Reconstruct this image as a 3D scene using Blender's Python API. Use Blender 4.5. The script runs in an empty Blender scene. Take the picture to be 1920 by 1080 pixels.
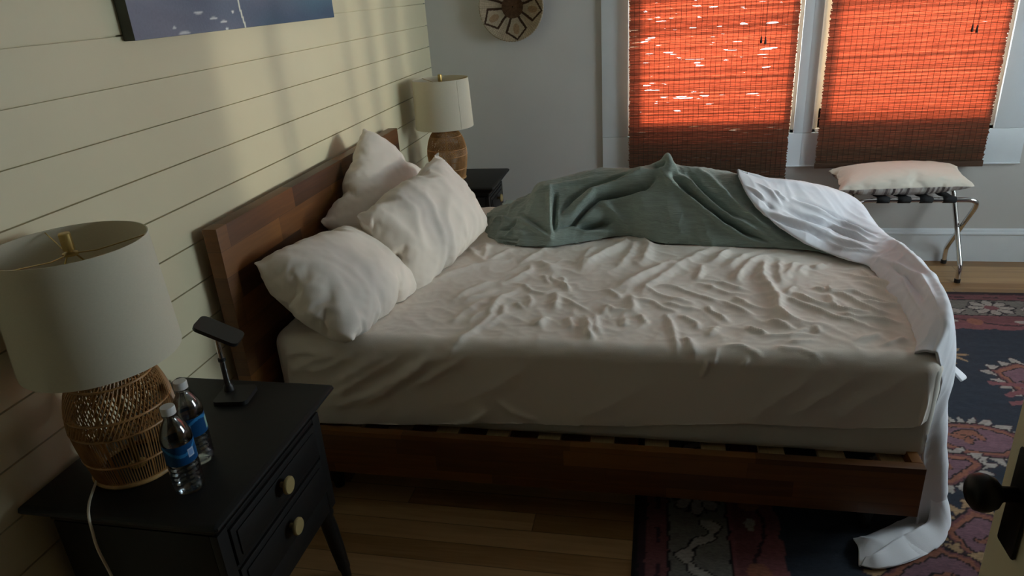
import bpy, bmesh, math, random
import numpy as np
from mathutils import Vector, Matrix

random.seed(7)
SC = bpy.context.scene
COL = SC.collection
PI = math.pi

# ------------------------------------------------------------------ materials
def nodes_of(name):
    m = bpy.data.materials.new(name)
    m.use_nodes = True
    nt = m.node_tree
    return m, nt, nt.nodes['Principled BSDF']

def lin(c):
    return tuple(((v / 12.92) if v <= 0.04045 else ((v + 0.055) / 1.055) ** 2.4) for v in c[:3]) + (1.0,)

def hexc(r, g, b):
    return lin((r / 255, g / 255, b / 255))

def mat(name, col, rough=0.6, metal=0.0, var=0.0, vscale=8.0, bump=0.0, bscale=60.0, stretch=(1, 1, 1), spec=0.5, sheen=0.0):
    m, nt, b = nodes_of(name)
    b.inputs['Roughness'].default_value = rough
    b.inputs['Metallic'].default_value = metal
    b.inputs['Specular IOR Level'].default_value = spec
    if sheen:
        b.inputs['Sheen Weight'].default_value = sheen
        b.inputs['Sheen Roughness'].default_value = 0.5
    tc = nt.nodes.new('ShaderNodeTexCoord')
    mp = nt.nodes.new('ShaderNodeMapping')
    mp.inputs['Scale'].default_value = stretch
    nt.links.new(tc.outputs['Object'], mp.inputs['Vector'])
    n = nt.nodes.new('ShaderNodeTexNoise')
    n.inputs['Scale'].default_value = vscale
    n.inputs['Detail'].default_value = 5
    nt.links.new(mp.outputs['Vector'], n.inputs['Vector'])
    r = nt.nodes.new('ShaderNodeValToRGB')
    r.color_ramp.elements[0].position = 0.3
    r.color_ramp.elements[1].position = 0.7
    r.color_ramp.elements[0].color = tuple(c * (1 - var) for c in col[:3]) + (1,)
    r.color_ramp.elements[1].color = tuple(min(1, c * (1 + var)) for c in col[:3]) + (1,)
    nt.links.new(n.outputs['Fac'], r.inputs['Fac'])
    nt.links.new(r.outputs['Color'], b.inputs['Base Color'])
    if bump:
        n2 = nt.nodes.new('ShaderNodeTexNoise')
        n2.inputs['Scale'].default_value = bscale
        n2.inputs['Detail'].default_value = 4
        nt.links.new(mp.outputs['Vector'], n2.inputs['Vector'])
        bp = nt.nodes.new('ShaderNodeBump')
        bp.inputs['Strength'].default_value = bump
        bp.inputs['Distance'].default_value = 0.004
        nt.links.new(n2.outputs['Fac'], bp.inputs['Height'])
        nt.links.new(bp.outputs['Normal'], b.inputs['Normal'])
    return m

def math_node(nt, op, a, b=None, c=None):
    n = nt.nodes.new('ShaderNodeMath')
    n.operation = op
    for i, v in enumerate((a, b, c)):
        if v is None:
            continue
        if isinstance(v, (int, float)):
            n.inputs[i].default_value = v
        else:
            nt.links.new(v, n.inputs[i])
    return n.outputs[0]

def plank_mat(name, ax_len, ax_row, row_w, plank_len, ramp, rough=0.45, grain=0.35, seam=0.02, spec=0.5, bump=0.12, coat=0.0):
    """wood blocks laid in rows: ax_len = axis along the planks, ax_row = axis across the rows (object coordinates)."""
    m, nt, b = nodes_of(name)
    b.inputs['Roughness'].default_value = rough
    b.inputs['Specular IOR Level'].default_value = spec
    tc = nt.nodes.new('ShaderNodeTexCoord')
    sp = nt.nodes.new('ShaderNodeSeparateXYZ')
    nt.links.new(tc.outputs['Object'], sp.inputs[0])
    L, W = sp.outputs[ax_len], sp.outputs[ax_row]
    wr = math_node(nt, 'DIVIDE', W, row_w)
    row = math_node(nt, 'FLOOR', wr)
    wn = nt.nodes.new('ShaderNodeTexWhiteNoise'); wn.noise_dimensions = '1D'
    nt.links.new(row, wn.inputs['W'])
    ls = math_node(nt, 'DIVIDE', L, plank_len)
    ls2 = math_node(nt, 'MULTIPLY_ADD', wn.outputs['Value'], 7.3, ls)
    cell = math_node(nt, 'FLOOR', ls2)
    cv = nt.nodes.new('ShaderNodeCombineXYZ')
    nt.links.new(row, cv.inputs[0]); nt.links.new(cell, cv.inputs[1])
    wn2 = nt.nodes.new('ShaderNodeTexWhiteNoise'); wn2.noise_dimensions = '2D'
    nt.links.new(cv.outputs[0], wn2.inputs['Vector'])
    # grain
    gv = nt.nodes.new('ShaderNodeCombineXYZ')
    nt.links.new(math_node(nt, 'MULTIPLY', L, 2.2), gv.inputs[0])
    nt.links.new(math_node(nt, 'MULTIPLY', W, 34.0), gv.inputs[1])
    nt.links.new(math_node(nt, 'MULTIPLY', wn2.outputs['Value'], 37.0), gv.inputs[2])
    gn = nt.nodes.new('ShaderNodeTexNoise')
    gn.inputs['Scale'].default_value = 1.6; gn.inputs['Detail'].default_value = 6; gn.inputs['Distortion'].default_value = 0.6
    nt.links.new(gv.outputs[0], gn.inputs['Vector'])
    f = math_node(nt, 'MULTIPLY_ADD', math_node(nt, 'SUBTRACT', gn.outputs['Fac'], 0.5), grain, wn2.outputs['Value'])
    cr = nt.nodes.new('ShaderNodeValToRGB')
    els = cr.color_ramp.elements
    for i, (p, c) in enumerate(ramp):
        e = els[i] if i < 2 else els.new(p)
        e.position = p; e.color = c
    nt.links.new(f, cr.inputs['Fac'])
    # seams
    fw = math_node(nt, 'FRACT', wr)
    dw = math_node(nt, 'MINIMUM', fw, math_node(nt, 'SUBTRACT', 1.0, fw))
    sw = math_node(nt, 'LESS_THAN', dw, seam)
    fl = math_node(nt, 'FRACT', ls2)
    dl = math_node(nt, 'MINIMUM', fl, math_node(nt, 'SUBTRACT', 1.0, fl))
    sl = math_node(nt, 'LESS_THAN', dl, seam * row_w / plank_len)
    se = math_node(nt, 'MAXIMUM', sw, sl)
    mx = nt.nodes.new('ShaderNodeMix'); mx.data_type = 'RGBA'
    nt.links.new(math_node(nt, 'MULTIPLY', se, 0.55), mx.inputs['Factor'])
    nt.links.new(cr.outputs['Color'], mx.inputs['A'])
    mx.inputs['B'].default_value = (0.012, 0.006, 0.003, 1)
    nt.links.new(mx.outputs['Result'], b.inputs['Base Color'])
    if coat:
        b.inputs['Coat Weight'].default_value = coat
        b.inputs['Coat Roughness'].default_value = 0.25
    bp = nt.nodes.new('ShaderNodeBump')
    bp.inputs['Strength'].default_value = bump; bp.inputs['Distance'].default_value = 0.003
    nt.links.new(gn.outputs['Fac'], bp.inputs['Height'])
    nt.links.new(bp.outputs['Normal'], b.inputs['Normal'])
    return m

def attr_mat(name, attr, rough=0.9, bump=0.0, bscale=300.0, stretch=(1, 1, 1), var=0.0, vscale=120.0, sheen=0.0):
    m, nt, b = nodes_of(name)
    b.inputs['Roughness'].default_value = rough
    b.inputs['Specular IOR Level'].default_value = 0.15
    if sheen:
        b.inputs['Sheen Weight'].default_value = sheen
    a = nt.nodes.new('ShaderNodeAttribute'); a.attribute_name = attr
    tc = nt.nodes.new('ShaderNodeTexCoord')
    mp = nt.nodes.new('ShaderNodeMapping'); mp.inputs['Scale'].default_value = stretch
    nt.links.new(tc.outputs['Object'], mp.inputs['Vector'])
    n = nt.nodes.new('ShaderNodeTexNoise'); n.inputs['Scale'].default_value = vscale; n.inputs['Detail'].default_value = 3
    nt.links.new(mp.outputs['Vector'], n.inputs['Vector'])
    mr = nt.nodes.new('ShaderNodeMapRange')
    mr.inputs['From Min'].default_value = 0.3; mr.inputs['From Max'].default_value = 0.7
    mr.inputs['To Min'].default_value = 1 - var; mr.inputs['To Max'].default_value = 1 + var
    nt.links.new(n.outputs['Fac'], mr.inputs['Value'])
    vm = nt.nodes.new('ShaderNodeVectorMath'); vm.operation = 'SCALE'
    nt.links.new(a.outputs['Color'], vm.inputs[0]); nt.links.new(mr.outputs['Result'], vm.inputs['Scale'])
    nt.links.new(vm.outputs['Vector'], b.inputs['Base Color'])
    if bump:
        n2 = nt.nodes.new('ShaderNodeTexNoise'); n2.inputs['Scale'].default_value = bscale; n2.inputs['Detail'].default_value = 3
        nt.links.new(mp.outputs['Vector'], n2.inputs['Vector'])
        bp = nt.nodes.new('ShaderNodeBump'); bp.inputs['Strength'].default_value = bump; bp.inputs['Distance'].default_value = 0.003
        nt.links.new(n2.outputs['Fac'], bp.inputs['Height'])
        nt.links.new(bp.outputs['Normal'], b.inputs['Normal'])
    return m

def glass_mat(name, tint=(1, 1, 1, 1), refl=0.08, rough=0.02, edge=0.6):
    """thin clear sheet: see-through with a fresnel reflection."""
    m = bpy.data.materials.new(name); m.use_nodes = True
    nt = m.node_tree; nt.nodes.clear()
    out = nt.nodes.new('ShaderNodeOutputMaterial')
    t = nt.nodes.new('ShaderNodeBsdfTransparent'); t.inputs['Color'].default_value = tint
    g = nt.nodes.new('ShaderNodeBsdfGlossy'); g.inputs['Roughness'].default_value = rough
    lw = nt.nodes.new('ShaderNodeLayerWeight'); lw.inputs['Blend'].default_value = 0.35
    f = math_node(nt, 'MULTIPLY_ADD', lw.outputs['Fresnel'], edge, refl)
    mx = nt.nodes.new('ShaderNodeMixShader')
    nt.links.new(f, mx.inputs[0]); nt.links.new(t.outputs[0], mx.inputs[1]); nt.links.new(g.outputs[0], mx.inputs[2])
    nt.links.new(mx.outputs[0], out.inputs['Surface'])
    return m

def translucent_mat(name, front, trans, mixf, var=0.25, vscale=40.0, stretch=(1, 1, 1), gaps=0.0):
    """a thin woven or cloth material that lets some light through."""
    m = bpy.data.materials.new(name); m.use_nodes = True
    nt = m.node_tree; nt.nodes.clear()
    out = nt.nodes.new('ShaderNodeOutputMaterial')
    tc = nt.nodes.new('ShaderNodeTexCoord')
    mp = nt.nodes.new('ShaderNodeMapping'); mp.inputs['Scale'].default_value = stretch
    nt.links.new(tc.outputs['Object'], mp.inputs['Vector'])
    n = nt.nodes.new('ShaderNodeTexNoise'); n.inputs['Scale'].default_value = vscale; n.inputs['Detail'].default_value = 4
    nt.links.new(mp.outputs['Vector'], n.inputs['Vector'])
    def ramp(c, v):
        r = nt.nodes.new('ShaderNodeValToRGB')
        r.color_ramp.elements[0].position = 0.3; r.color_ramp.elements[1].position = 0.7
        r.color_ramp.elements[0].color = tuple(x * (1 - v) for x in c[:3]) + (1,)
        r.color_ramp.elements[1].color = tuple(min(1, x * (1 + v)) for x in c[:3]) + (1,)
        nt.links.new(n.outputs['Fac'], r.inputs['Fac'])
        return r.outputs['Color']
    d = nt.nodes.new('ShaderNodeBsdfDiffuse'); nt.links.new(ramp(front, var), d.inputs['Color'])
    t = nt.nodes.new('ShaderNodeBsdfTranslucent'); nt.links.new(ramp(trans, var), t.inputs['Color'])
    mx = nt.nodes.new('ShaderNodeMixShader'); mx.inputs[0].default_value = mixf
    nt.links.new(d.outputs[0], mx.inputs[1]); nt.links.new(t.outputs[0], mx.inputs[2])
    nt.links.new(mx.outputs[0], out.inputs['Surface'])
    return m

# ------------------------------------------------------------------ mesh builder
def root_of(o):
    while o.parent:
        o = o.parent
    return o

class MB:
    def __init__(self):
        self.V = []; self.F = []
    def add(self, V, F):
        n = len(self.V)
        self.V.extend([tuple(v) for v in V])
        self.F.extend([tuple(i + n for i in f) for f in F])
        return self
    def box(self, a, b, bevel=0.0, seg=2):
        a = Vector(a); b = Vector(b)
        bm = bmesh.new()
        bmesh.ops.create_cube(bm, size=1.0)
        for v in bm.verts:
            v.co = Vector([(a[i] + b[i]) / 2 + v.co[i] * abs(b[i] - a[i]) for i in range(3)])
        if bevel:
            bmesh.ops.bevel(bm, geom=bm.edges[:], offset=bevel, segments=seg, profile=0.6, affect='EDGES')
        return self.from_bm(bm)
    def from_bm(self, bm):
        bm.verts.index_update()
        self.add([v.co[:] for v in bm.verts], [[v.index for v in f.verts] for f in bm.faces])
        bm.free()
        return self
    def lathe(self, prof, c=(0, 0, 0), seg=32, mtx=None, cap0=True, cap1=True):
        V = []; F = []
        for r, z in prof:
            for k in range(seg):
                a = 2 * PI * k / seg
                p = Vector((r * math.cos(a), r * math.sin(a), z))
                if mtx is not None:
                    p = mtx @ p
                V.append((p + Vector(c))[:])
        for i in range(len(prof) - 1):
            for k in range(seg):
                k2 = (k + 1) % seg
                F.append((i * seg + k, i * seg + k2, (i + 1) * seg + k2, (i + 1) * seg + k))
        if cap0: F.append(tuple(range(seg))[::-1])
        if cap1: F.append(tuple((len(prof) - 1) * seg + k for k in range(seg)))
        return self.add(V, F)
    def tube(self, pts, r, seg=8, closed=False, caps=True):
        P = [Vector(p) for p in pts]
        n = len(P)
        rs = r if isinstance(r, (list, tuple)) else [r] * n
        V = []; F = []
        up = None
        for i in range(n):
            if closed:
                t = (P[(i + 1) % n] - P[i - 1]).normalized()
            else:
                t = (P[min(i + 1, n - 1)] - P[max(i - 1, 0)]).normalized()
            if up is None:
                up = Vector((0, 0, 1)) if abs(t.z) < 0.9 else Vector((1, 0, 0))
            s = t.cross(up).normalized()
            up = s.cross(t).normalized()
            for k in range(seg):
                a = 2 * PI * k / seg
                V.append((P[i] + (s * math.cos(a) + up * math.sin(a)) * rs[i])[:])
        m = n if closed else n - 1
        for i in range(m):
            j = (i + 1) % n
            for k in range(seg):
                k2 = (k + 1) % seg
                F.append((i * seg + k, j * seg + k, j * seg + k2, i * seg + k2))
        if not closed and caps:
            F.append(tuple(range(seg)))
            F.append(tuple((n - 1) * seg + k for k in range(seg))[::-1])
        return self.add(V, F)
    def grid(self, P, cu=False, cv=False):
        P = np.asarray(P); a, b = P.shape[:2]
        F = []
        for i in range(a if cu else a - 1):
            for j in range(b if cv else b - 1):
                i2 = (i + 1) % a; j2 = (j + 1) % b
                F.append((i * b + j, i2 * b + j, i2 * b + j2, i * b + j2))
        return self.add(P.reshape(-1, 3).tolist(), F)
    def prism(self, poly, axis, lo, hi):
        """closed 2D polygon extruded along an axis (0/1/2); poly gives the other two coordinates in cyclic-plane order."""
        n = len(poly); V = []
        o = [i for i in range(3) if i != axis]
        for h in (lo, hi):
            for p in poly:
                q = [0, 0, 0]; q[axis] = h; q[o[0]] = p[0]; q[o[1]] = p[1]
                V.append(q)
        F = [tuple(range(n)), tuple(range(n, 2 * n))[::-1]]
        for i in range(n):
            j = (i + 1) % n
            F.append((i, i + n, j + n, j))
        return self.add(V, F)
    def build(self, name, m, parent=None, smooth=40, recalc=True):
        V = self.V
        if parent is not None:
            L = root_of(parent).location
            V = [(v[0] - L[0], v[1] - L[1], v[2] - L[2]) for v in V]
        me = bpy.data.meshes.new(name)
        me.from_pydata(V, [], self.F)
        if recalc:
            bm = bmesh.new(); bm.from_mesh(me)
            bmesh.ops.recalc_face_normals(bm, faces=bm.faces)
            bm.to_mesh(me); bm.free()
        me.materials.append(m)
        if smooth:
            me.polygons.foreach_set('use_smooth', [True] * len(me.polygons))
            me.set_sharp_from_angle(angle=math.radians(smooth))
        o = bpy.data.objects.new(name, me)
        COL.objects.link(o)
        if parent is not None:
            o.parent = parent
        return o

def thing(name, loc, label, cat, group=None):
    o = bpy.data.objects.new(name, None)
    o.empty_display_size = 0.05
    COL.objects.link(o)
    o.location = loc
    o['label'] = label; o['category'] = cat
    if group: o['group'] = group
    return o

def tag(o, label, cat, group=None):
    o['label'] = label; o['category'] = cat
    if group: o['group'] = group
    return o

def struct(o):
    o['kind'] = 'structure'
    return o

def copy_tree(o, parent=None):
    c = o.copy(); COL.objects.link(c)
    if parent is not None: c.parent = parent
    for ch in list(o.children):
        copy_tree(ch, c)
    return c

# ------------------------------------------------------------------ numpy helpers
_rng = np.random.default_rng(11)
_PERM = _rng.permutation(256)
_PERM = np.concatenate([_PERM, _PERM, _PERM])
_ANG = _rng.random(256) * 2 * PI
def perlin(x, y, seed=0):
    x = np.asarray(x, float) + seed * 17.37; y = np.asarray(y, float) + seed * 9.13
    xi = np.floor(x).astype(int); yi = np.floor(y).astype(int)
    xf = x - xi; yf = y - yi
    u = xf * xf * xf * (xf * (xf * 6 - 15) + 10); v = yf * yf * yf * (yf * (yf * 6 - 15) + 10)
    def g(ix, iy, dx, dy):
        h = _PERM[(_PERM[ix & 255] + iy) & 255]
        a = _ANG[h]
        return np.cos(a) * dx + np.sin(a) * dy
    n00 = g(xi, yi, xf, yf); n10 = g(xi + 1, yi, xf - 1, yf)
    n01 = g(xi, yi + 1, xf, yf - 1); n11 = g(xi + 1, yi + 1, xf - 1, yf - 1)
    return ((n00 * (1 - u) + n10 * u) * (1 - v) + (n01 * (1 - u) + n11 * u) * v) * 1.5

def ridged(x, y, seed=0, p=2.0):
    return (1 - np.clip(np.abs(perlin(x, y, seed)) * 1.6, 0, 1)) ** p

def sstep(a, b, x):
    t = np.clip((x - a) / (b - a), 0, 1)
    return t * t * (3 - 2 * t)

def rot2(x, y, deg):
    a = math.radians(deg)
    return x * math.cos(a) + y * math.sin(a), -x * math.sin(a) + y * math.cos(a)

def catmull(P, n, axis=0):
    """resample an array of control points along an axis with a Catmull-Rom spline."""
    P = np.moveaxis(np.asarray(P, float), axis, 0)
    m = P.shape[0]
    t = np.linspace(0, m - 1, n); i = np.minimum(t.astype(int), m - 2); f = (t - i).reshape((-1,) + (1,) * (P.ndim - 1))
    p0 = P[np.maximum(i - 1, 0)]; p1 = P[i]; p2 = P[i + 1]; p3 = P[np.minimum(i + 2, m - 1)]
    p0 = np.where((i == 0).reshape(f.shape), 2 * p1 - p2, p0); p3 = np.where((i == m - 2).reshape(f.shape), 2 * p2 - p1, p3)
    R = 0.5 * (2 * p1 + (p2 - p0) * f + (2 * p0 - 5 * p1 + 4 * p2 - p3) * f ** 2 + (3 * p1 - p0 - 3 * p2 + p3) * f ** 3)
    return np.moveaxis(R, 0, axis)

def grid_normals(P):
    du = np.gradient(P, axis=0); dv = np.gradient(P, axis=1)
    n = np.cross(du, dv)
    return n / np.maximum(np.linalg.norm(n, axis=2, keepdims=True), 1e-9)

def dist_poly(P, line, taper=False):
    """distance from points P[...,3] to a 3D polyline (and a weight fading towards its ends)."""
    best = np.full(P.shape[:-1], 1e9); tt = np.zeros(P.shape[:-1])
    L = np.array(line, float); seg = np.linalg.norm(L[1:] - L[:-1], axis=1); tot = max(seg.sum(), 1e-9); acc = 0.0
    for i in range(len(L) - 1):
        a = L[i]; d = L[i + 1] - a
        t = np.clip(((P - a) @ d) / max(d @ d, 1e-12), 0, 1)
        q = np.linalg.norm(P - (a + t[..., None] * d), axis=-1)
        k = q < best
        best = np.where(k, q, best); tt = np.where(k, (acc + t * seg[i]) / tot, tt)
        acc += seg[i]
    if taper:
        return best, np.clip(np.sin(PI * np.clip(tt * 0.9 + 0.05, 0, 1)) * 1.4, 0, 1)
    return best

def mesh_from_grid(name, P, m, parent=None, thick=0.0, colors=None, subsurf=0, smooth=180):
    mb = MB().grid(P)
    o = mb.build(name, m, parent, smooth=smooth, recalc=False)
    if colors is not None:
        ca = o.data.color_attributes.new('Col', 'FLOAT_COLOR', 'POINT')
        c = np.concatenate([colors.reshape(-1, 3), np.ones((colors.reshape(-1, 3).shape[0], 1))], axis=1)
        ca.data.foreach_set('color', c.astype(np.float32).ravel())
    if thick:
        s = o.modifiers.new('thickness', 'SOLIDIFY'); s.thickness = thick; s.offset = -1
    if subsurf:
        s = o.modifiers.new('smooth', 'SUBSURF'); s.levels = subsurf; s.render_levels = subsurf
    return o
# ------------------------------------------------------------------ palette
M = {}
M['shiplap'] = mat('shiplap_paint', (0.76, 0.68, 0.46), 0.45, var=0.03, vscale=3, bump=0.05, bscale=25)
M['wall'] = mat('grey_wall_paint', (0.61, 0.605, 0.58), 0.7, var=0.03, vscale=2.5, bump=0.25, bscale=22)
M['trim'] = mat('pale_trim_paint', (0.76, 0.82, 0.86), 0.35, var=0.02)
M['jamb'] = mat('cream_sash_paint', (0.88, 0.82, 0.68), 0.4, var=0.02)
M['ceiling'] = mat('ceiling_paint', (0.5, 0.5, 0.48), 0.8)
M['hall'] = mat('hall_paint', (0.10, 0.09, 0.08), 0.8)
M['door'] = mat('door_paint', (0.78, 0.70, 0.48), 0.5, var=0.03)
M['bronze'] = mat('dark_bronze', (0.012, 0.010, 0.009), 0.35, metal=0.6)
OAK = [(0.0, hexc(138, 101, 60)), (0.35, hexc(174, 137, 92)), (0.7, hexc(186, 149, 104)), (1.0, hexc(150, 110, 67))]
M['floor'] = plank_mat('oak_floor', 0, 1, 0.083, 1.4, OAK, rough=0.38, grain=0.5, seam=0.018, bump=0.08)
ACA = [(0.0, hexc(62, 36, 15)), (0.3, hexc(102, 62, 26)), (0.6, hexc(126, 80, 34)), (1.0, hexc(86, 50, 20))]
M['wood_y'] = plank_mat('acacia_headboard', 1, 2, 0.085, 0.42, ACA, rough=0.42, grain=0.5, seam=0.008)
M['wood_x'] = plank_mat('acacia_rail', 0, 2, 0.056, 0.55, ACA, rough=0.42, grain=0.5, seam=0.008)
M['wood_foot'] = plank_mat('acacia_foot_rail', 1, 2, 0.056, 0.55, ACA, rough=0.42, grain=0.5, seam=0.008)
M['pine'] = mat('pine_slat', (0.50, 0.36, 0.19), 0.6, var=0.15, vscale=12, stretch=(14, 1, 14))
M['blackwood'] = mat('black_painted_wood', (0.008, 0.0075, 0.007), 0.5, var=0.2, vscale=5, bump=0.05, spec=0.3)
M['brass'] = mat('aged_brass', (0.50, 0.36, 0.13), 0.35, metal=0.85, var=0.1)
M['brass_knob'] = mat('gold_knob', (0.36, 0.28, 0.12), 0.6, metal=0.3, var=0.06)
M['chrome'] = mat('chrome', (0.72, 0.72, 0.72), 0.12, metal=1.0)
M['black_plastic'] = mat('black_plastic', (0.012, 0.012, 0.012), 0.45)
M['webbing'] = mat('black_webbing', (0.012, 0.012, 0.013), 0.85, bump=0.3, bscale=200)
M['sheet'] = mat('white_cotton', (0.85, 0.775, 0.685), 0.9, var=0.01, bump=0.10, bscale=420, spec=0.1, sheen=0.15)
M['duvet'] = mat('white_duvet_cotton', (0.86, 0.86, 0.90), 0.9, var=0.01, bump=0.08, bscale=420, spec=0.1, sheen=0.15)
M['mattress'] = mat('mattress_knit', (0.70, 0.67, 0.60), 0.9, var=0.02, bump=0.1, bscale=300, spec=0.1)
M['pillow'] = mat('pillowcase_cotton', (0.78, 0.71, 0.63), 0.9, var=0.01, bump=0.08, bscale=400, spec=0.1, sheen=0.15)
M['quilt'] = mat('sage_quilt', (0.30, 0.36, 0.315), 0.95, var=0.10, vscale=28, bump=1.0, bscale=62, stretch=(0.5, 1.5, 3.0), spec=0.08, sheen=0.3)
M['shade'] = translucent_mat('linen_shade', (0.80, 0.75, 0.60), (0.72, 0.66, 0.52), 0.25, var=0.03, vscale=180, stretch=(1, 1, 4))
M['rattan'] = mat('rattan_cane', (0.40, 0.205, 0.070), 0.45, var=0.3, vscale=30)
M['rattan_rim'] = mat('rattan_rim', (0.46, 0.27, 0.10), 0.5, var=0.25, vscale=40)
M['cord'] = mat('ivory_cord', (0.62, 0.56, 0.44), 0.5)
M['reed'] = translucent_mat('bamboo_reed', (0.105, 0.066, 0.043), (0.62, 0.088, 0.036), 0.12, var=0.55, vscale=9, stretch=(1.5, 1, 60))
# brightness differs from reed to reed
_nt = M['reed'].node_tree
_tr = [n for n in _nt.nodes if n.type == 'BSDF_TRANSLUCENT'][0]
_src = _tr.inputs['Color'].links[0].from_socket
_sp = _nt.nodes.new('ShaderNodeSeparateXYZ')
_nt.links.new([n for n in _nt.nodes if n.type == 'TEX_COORD'][0].outputs['Object'], _sp.inputs[0])
_wn = _nt.nodes.new('ShaderNodeTexWhiteNoise'); _wn.noise_dimensions = '2D'
_cv = _nt.nodes.new('ShaderNodeCombineXYZ')
_nt.links.new(math_node(_nt, 'FLOOR', math_node(_nt, 'DIVIDE', _sp.outputs[2], 0.0043)), _cv.inputs[0])
_nt.links.new(_cv.outputs[0], _wn.inputs['Vector'])
_vm = _nt.nodes.new('ShaderNodeVectorMath'); _vm.operation = 'SCALE'
_nt.links.new(_src, _vm.inputs[0])
_nt.links.new(math_node(_nt, 'MULTIPLY_ADD', math_node(_nt, 'POWER', _wn.outputs['Value'], 2.0), 1.35, 0.50), _vm.inputs['Scale'])
_nt.links.new(_vm.outputs['Vector'], _tr.inputs['Color'])
M['reed_binding'] = mat('blind_binding', (0.085, 0.042, 0.024), 0.9, var=0.3, vscale=60)
M['reed_bar'] = mat('blind_bar_bamboo', (0.085, 0.042, 0.022), 0.8, var=0.3, vscale=9, stretch=(1.5, 1, 60))
M['thread'] = mat('blind_thread', (0.055, 0.028, 0.017), 0.9)
M['tassel'] = mat('wooden_tassel', (0.02, 0.012, 0.008), 0.5)
M['pane'] = glass_mat('window_glass', (0.96, 0.98, 0.97, 1), 0.03, 0.01, 0.5)
M['bottle'] = glass_mat('bottle_plastic', (0.93, 0.95, 0.96, 1), 0.13, 0.08, 0.8)
M['water'] = glass_mat('water_surface', (0.93, 0.96, 0.98, 1), 0.04, 0.02, 0.5)
M['cap'] = mat('white_cap', (0.72, 0.72, 0.70), 0.4)
M['label_blue'] = None

D = 4.245          # back wall
W_R = 4.30         # right wall
CEIL = 2.5
Y0 = -0.12         # front wall (doorway to the hall)

# ------------------------------------------------------------------ setting
struct(MB().box((-0.1, -1.5, -0.1), (W_R + 0.1, D + 0.15, 0)).build('floor', M['floor']))
struct(MB().box((-0.1, -1.5, CEIL), (W_R + 0.1, D + 0.15, CEIL + 0.1)).build('ceiling', M['ceiling']))
mb = MB().box((-0.12, Y0 - 0.1, 0), (-0.012, D + 0.15, CEIL))
for k in range(-8, 15):
    z1 = 1.6766 - 0.119 * k
    z0 = z1 - 0.119 + 0.0045
    z0 = max(z0, 0.0); z1 = min(z1, CEIL)
    if z1 - z0 < 0.01: continue
    mb.box((-0.012, Y0 - 0.1, z0), (0.0, D, z1))
struct(mb.build('wall_left', M['shiplap'], smooth=0))

WINZ0, WINZ1 = 0.762, 2.06
WX = [(1.172, 2.093), (2.190, 3.106)]
mb = MB()
xs = [-0.1, WX[0][0], WX[0][1], WX[1][0], WX[1][1], W_R + 0.1]
for a, b in ((xs[0], xs[1]), (xs[2], xs[3]), (xs[4], xs[5])):
    mb.box((a, D, 0), (b, D + 0.15, CEIL))
for a, b in WX:
    mb.box((a, D, 0), (b, D + 0.15, WINZ0)).box((a, D, WINZ1), (b, D + 0.15, CEIL))
struct(mb.build('wall_back', M['wall'], smooth=0))

RW = [(2.15, 3.55)]      # windows of the right wall (y ranges)
mb = MB()
ys = [Y0 - 0.1, RW[0][0], RW[0][1], D]
for a, b in ((ys[0], ys[1]), (ys[2], ys[3])):
    mb.box((W_R, a, 0), (W_R + 0.15, b, CEIL))
for a, b in RW:
    mb.box((W_R, a, 0), (W_R + 0.15, b, WINZ0)).box((W_R, a, WINZ1), (W_R + 0.15, b, CEIL))
struct(mb.build('wall_right', M['wall'], smooth=0))
# front wall with the open doorway and a short piece of hall behind
DX0, DX1 = 0.98, 1.87
mb = MB().box((-0.1, Y0 - 0.1, 0), (DX0, Y0, CEIL)).box((DX1, Y0 - 0.1, 0), (W_R + 0.15, Y0, CEIL)).box((DX0, Y0 - 0.1, 2.06), (DX1, Y0, CEIL))
struct(mb.build('wall_front', M['hall'], smooth=0))
mb = MB().box((0.3, -1.5, 0), (0.4, Y0 - 0.1, CEIL)).box((2.5, -1.5, 0), (2.6, Y0 - 0.1, CEIL)).box((0.3, -1.5, 0), (2.6, -1.4, CEIL))
struct(mb.build('wall_hall', M['hall'], smooth=0))

# baseboards
prof = [(D + 0.01, 0), (D - 0.018, 0), (D - 0.018, 0.158), (D - 0.024, 0.163), (D - 0.024, 0.170), (D - 0.015, 0.176), (D - 0.012, 0.188), (D - 0.006, 0.194), (D + 0.01, 0.194)]
struct(MB().prism(prof, 0, 0.0, W_R).build('baseboard_back', M['trim'], smooth=0))
prof = [(W_R + 0.01, 0), (W_R - 0.018, 0), (W_R - 0.018, 0.158), (W_R - 0.024, 0.165), (W_R - 0.012, 0.188), (W_R - 0.006, 0.194), (W_R + 0.01, 0.194)]
struct(MB().prism(prof, 1, Y0, D - 0.03).build('baseboard_right', M['trim'], smooth=0))

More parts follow.
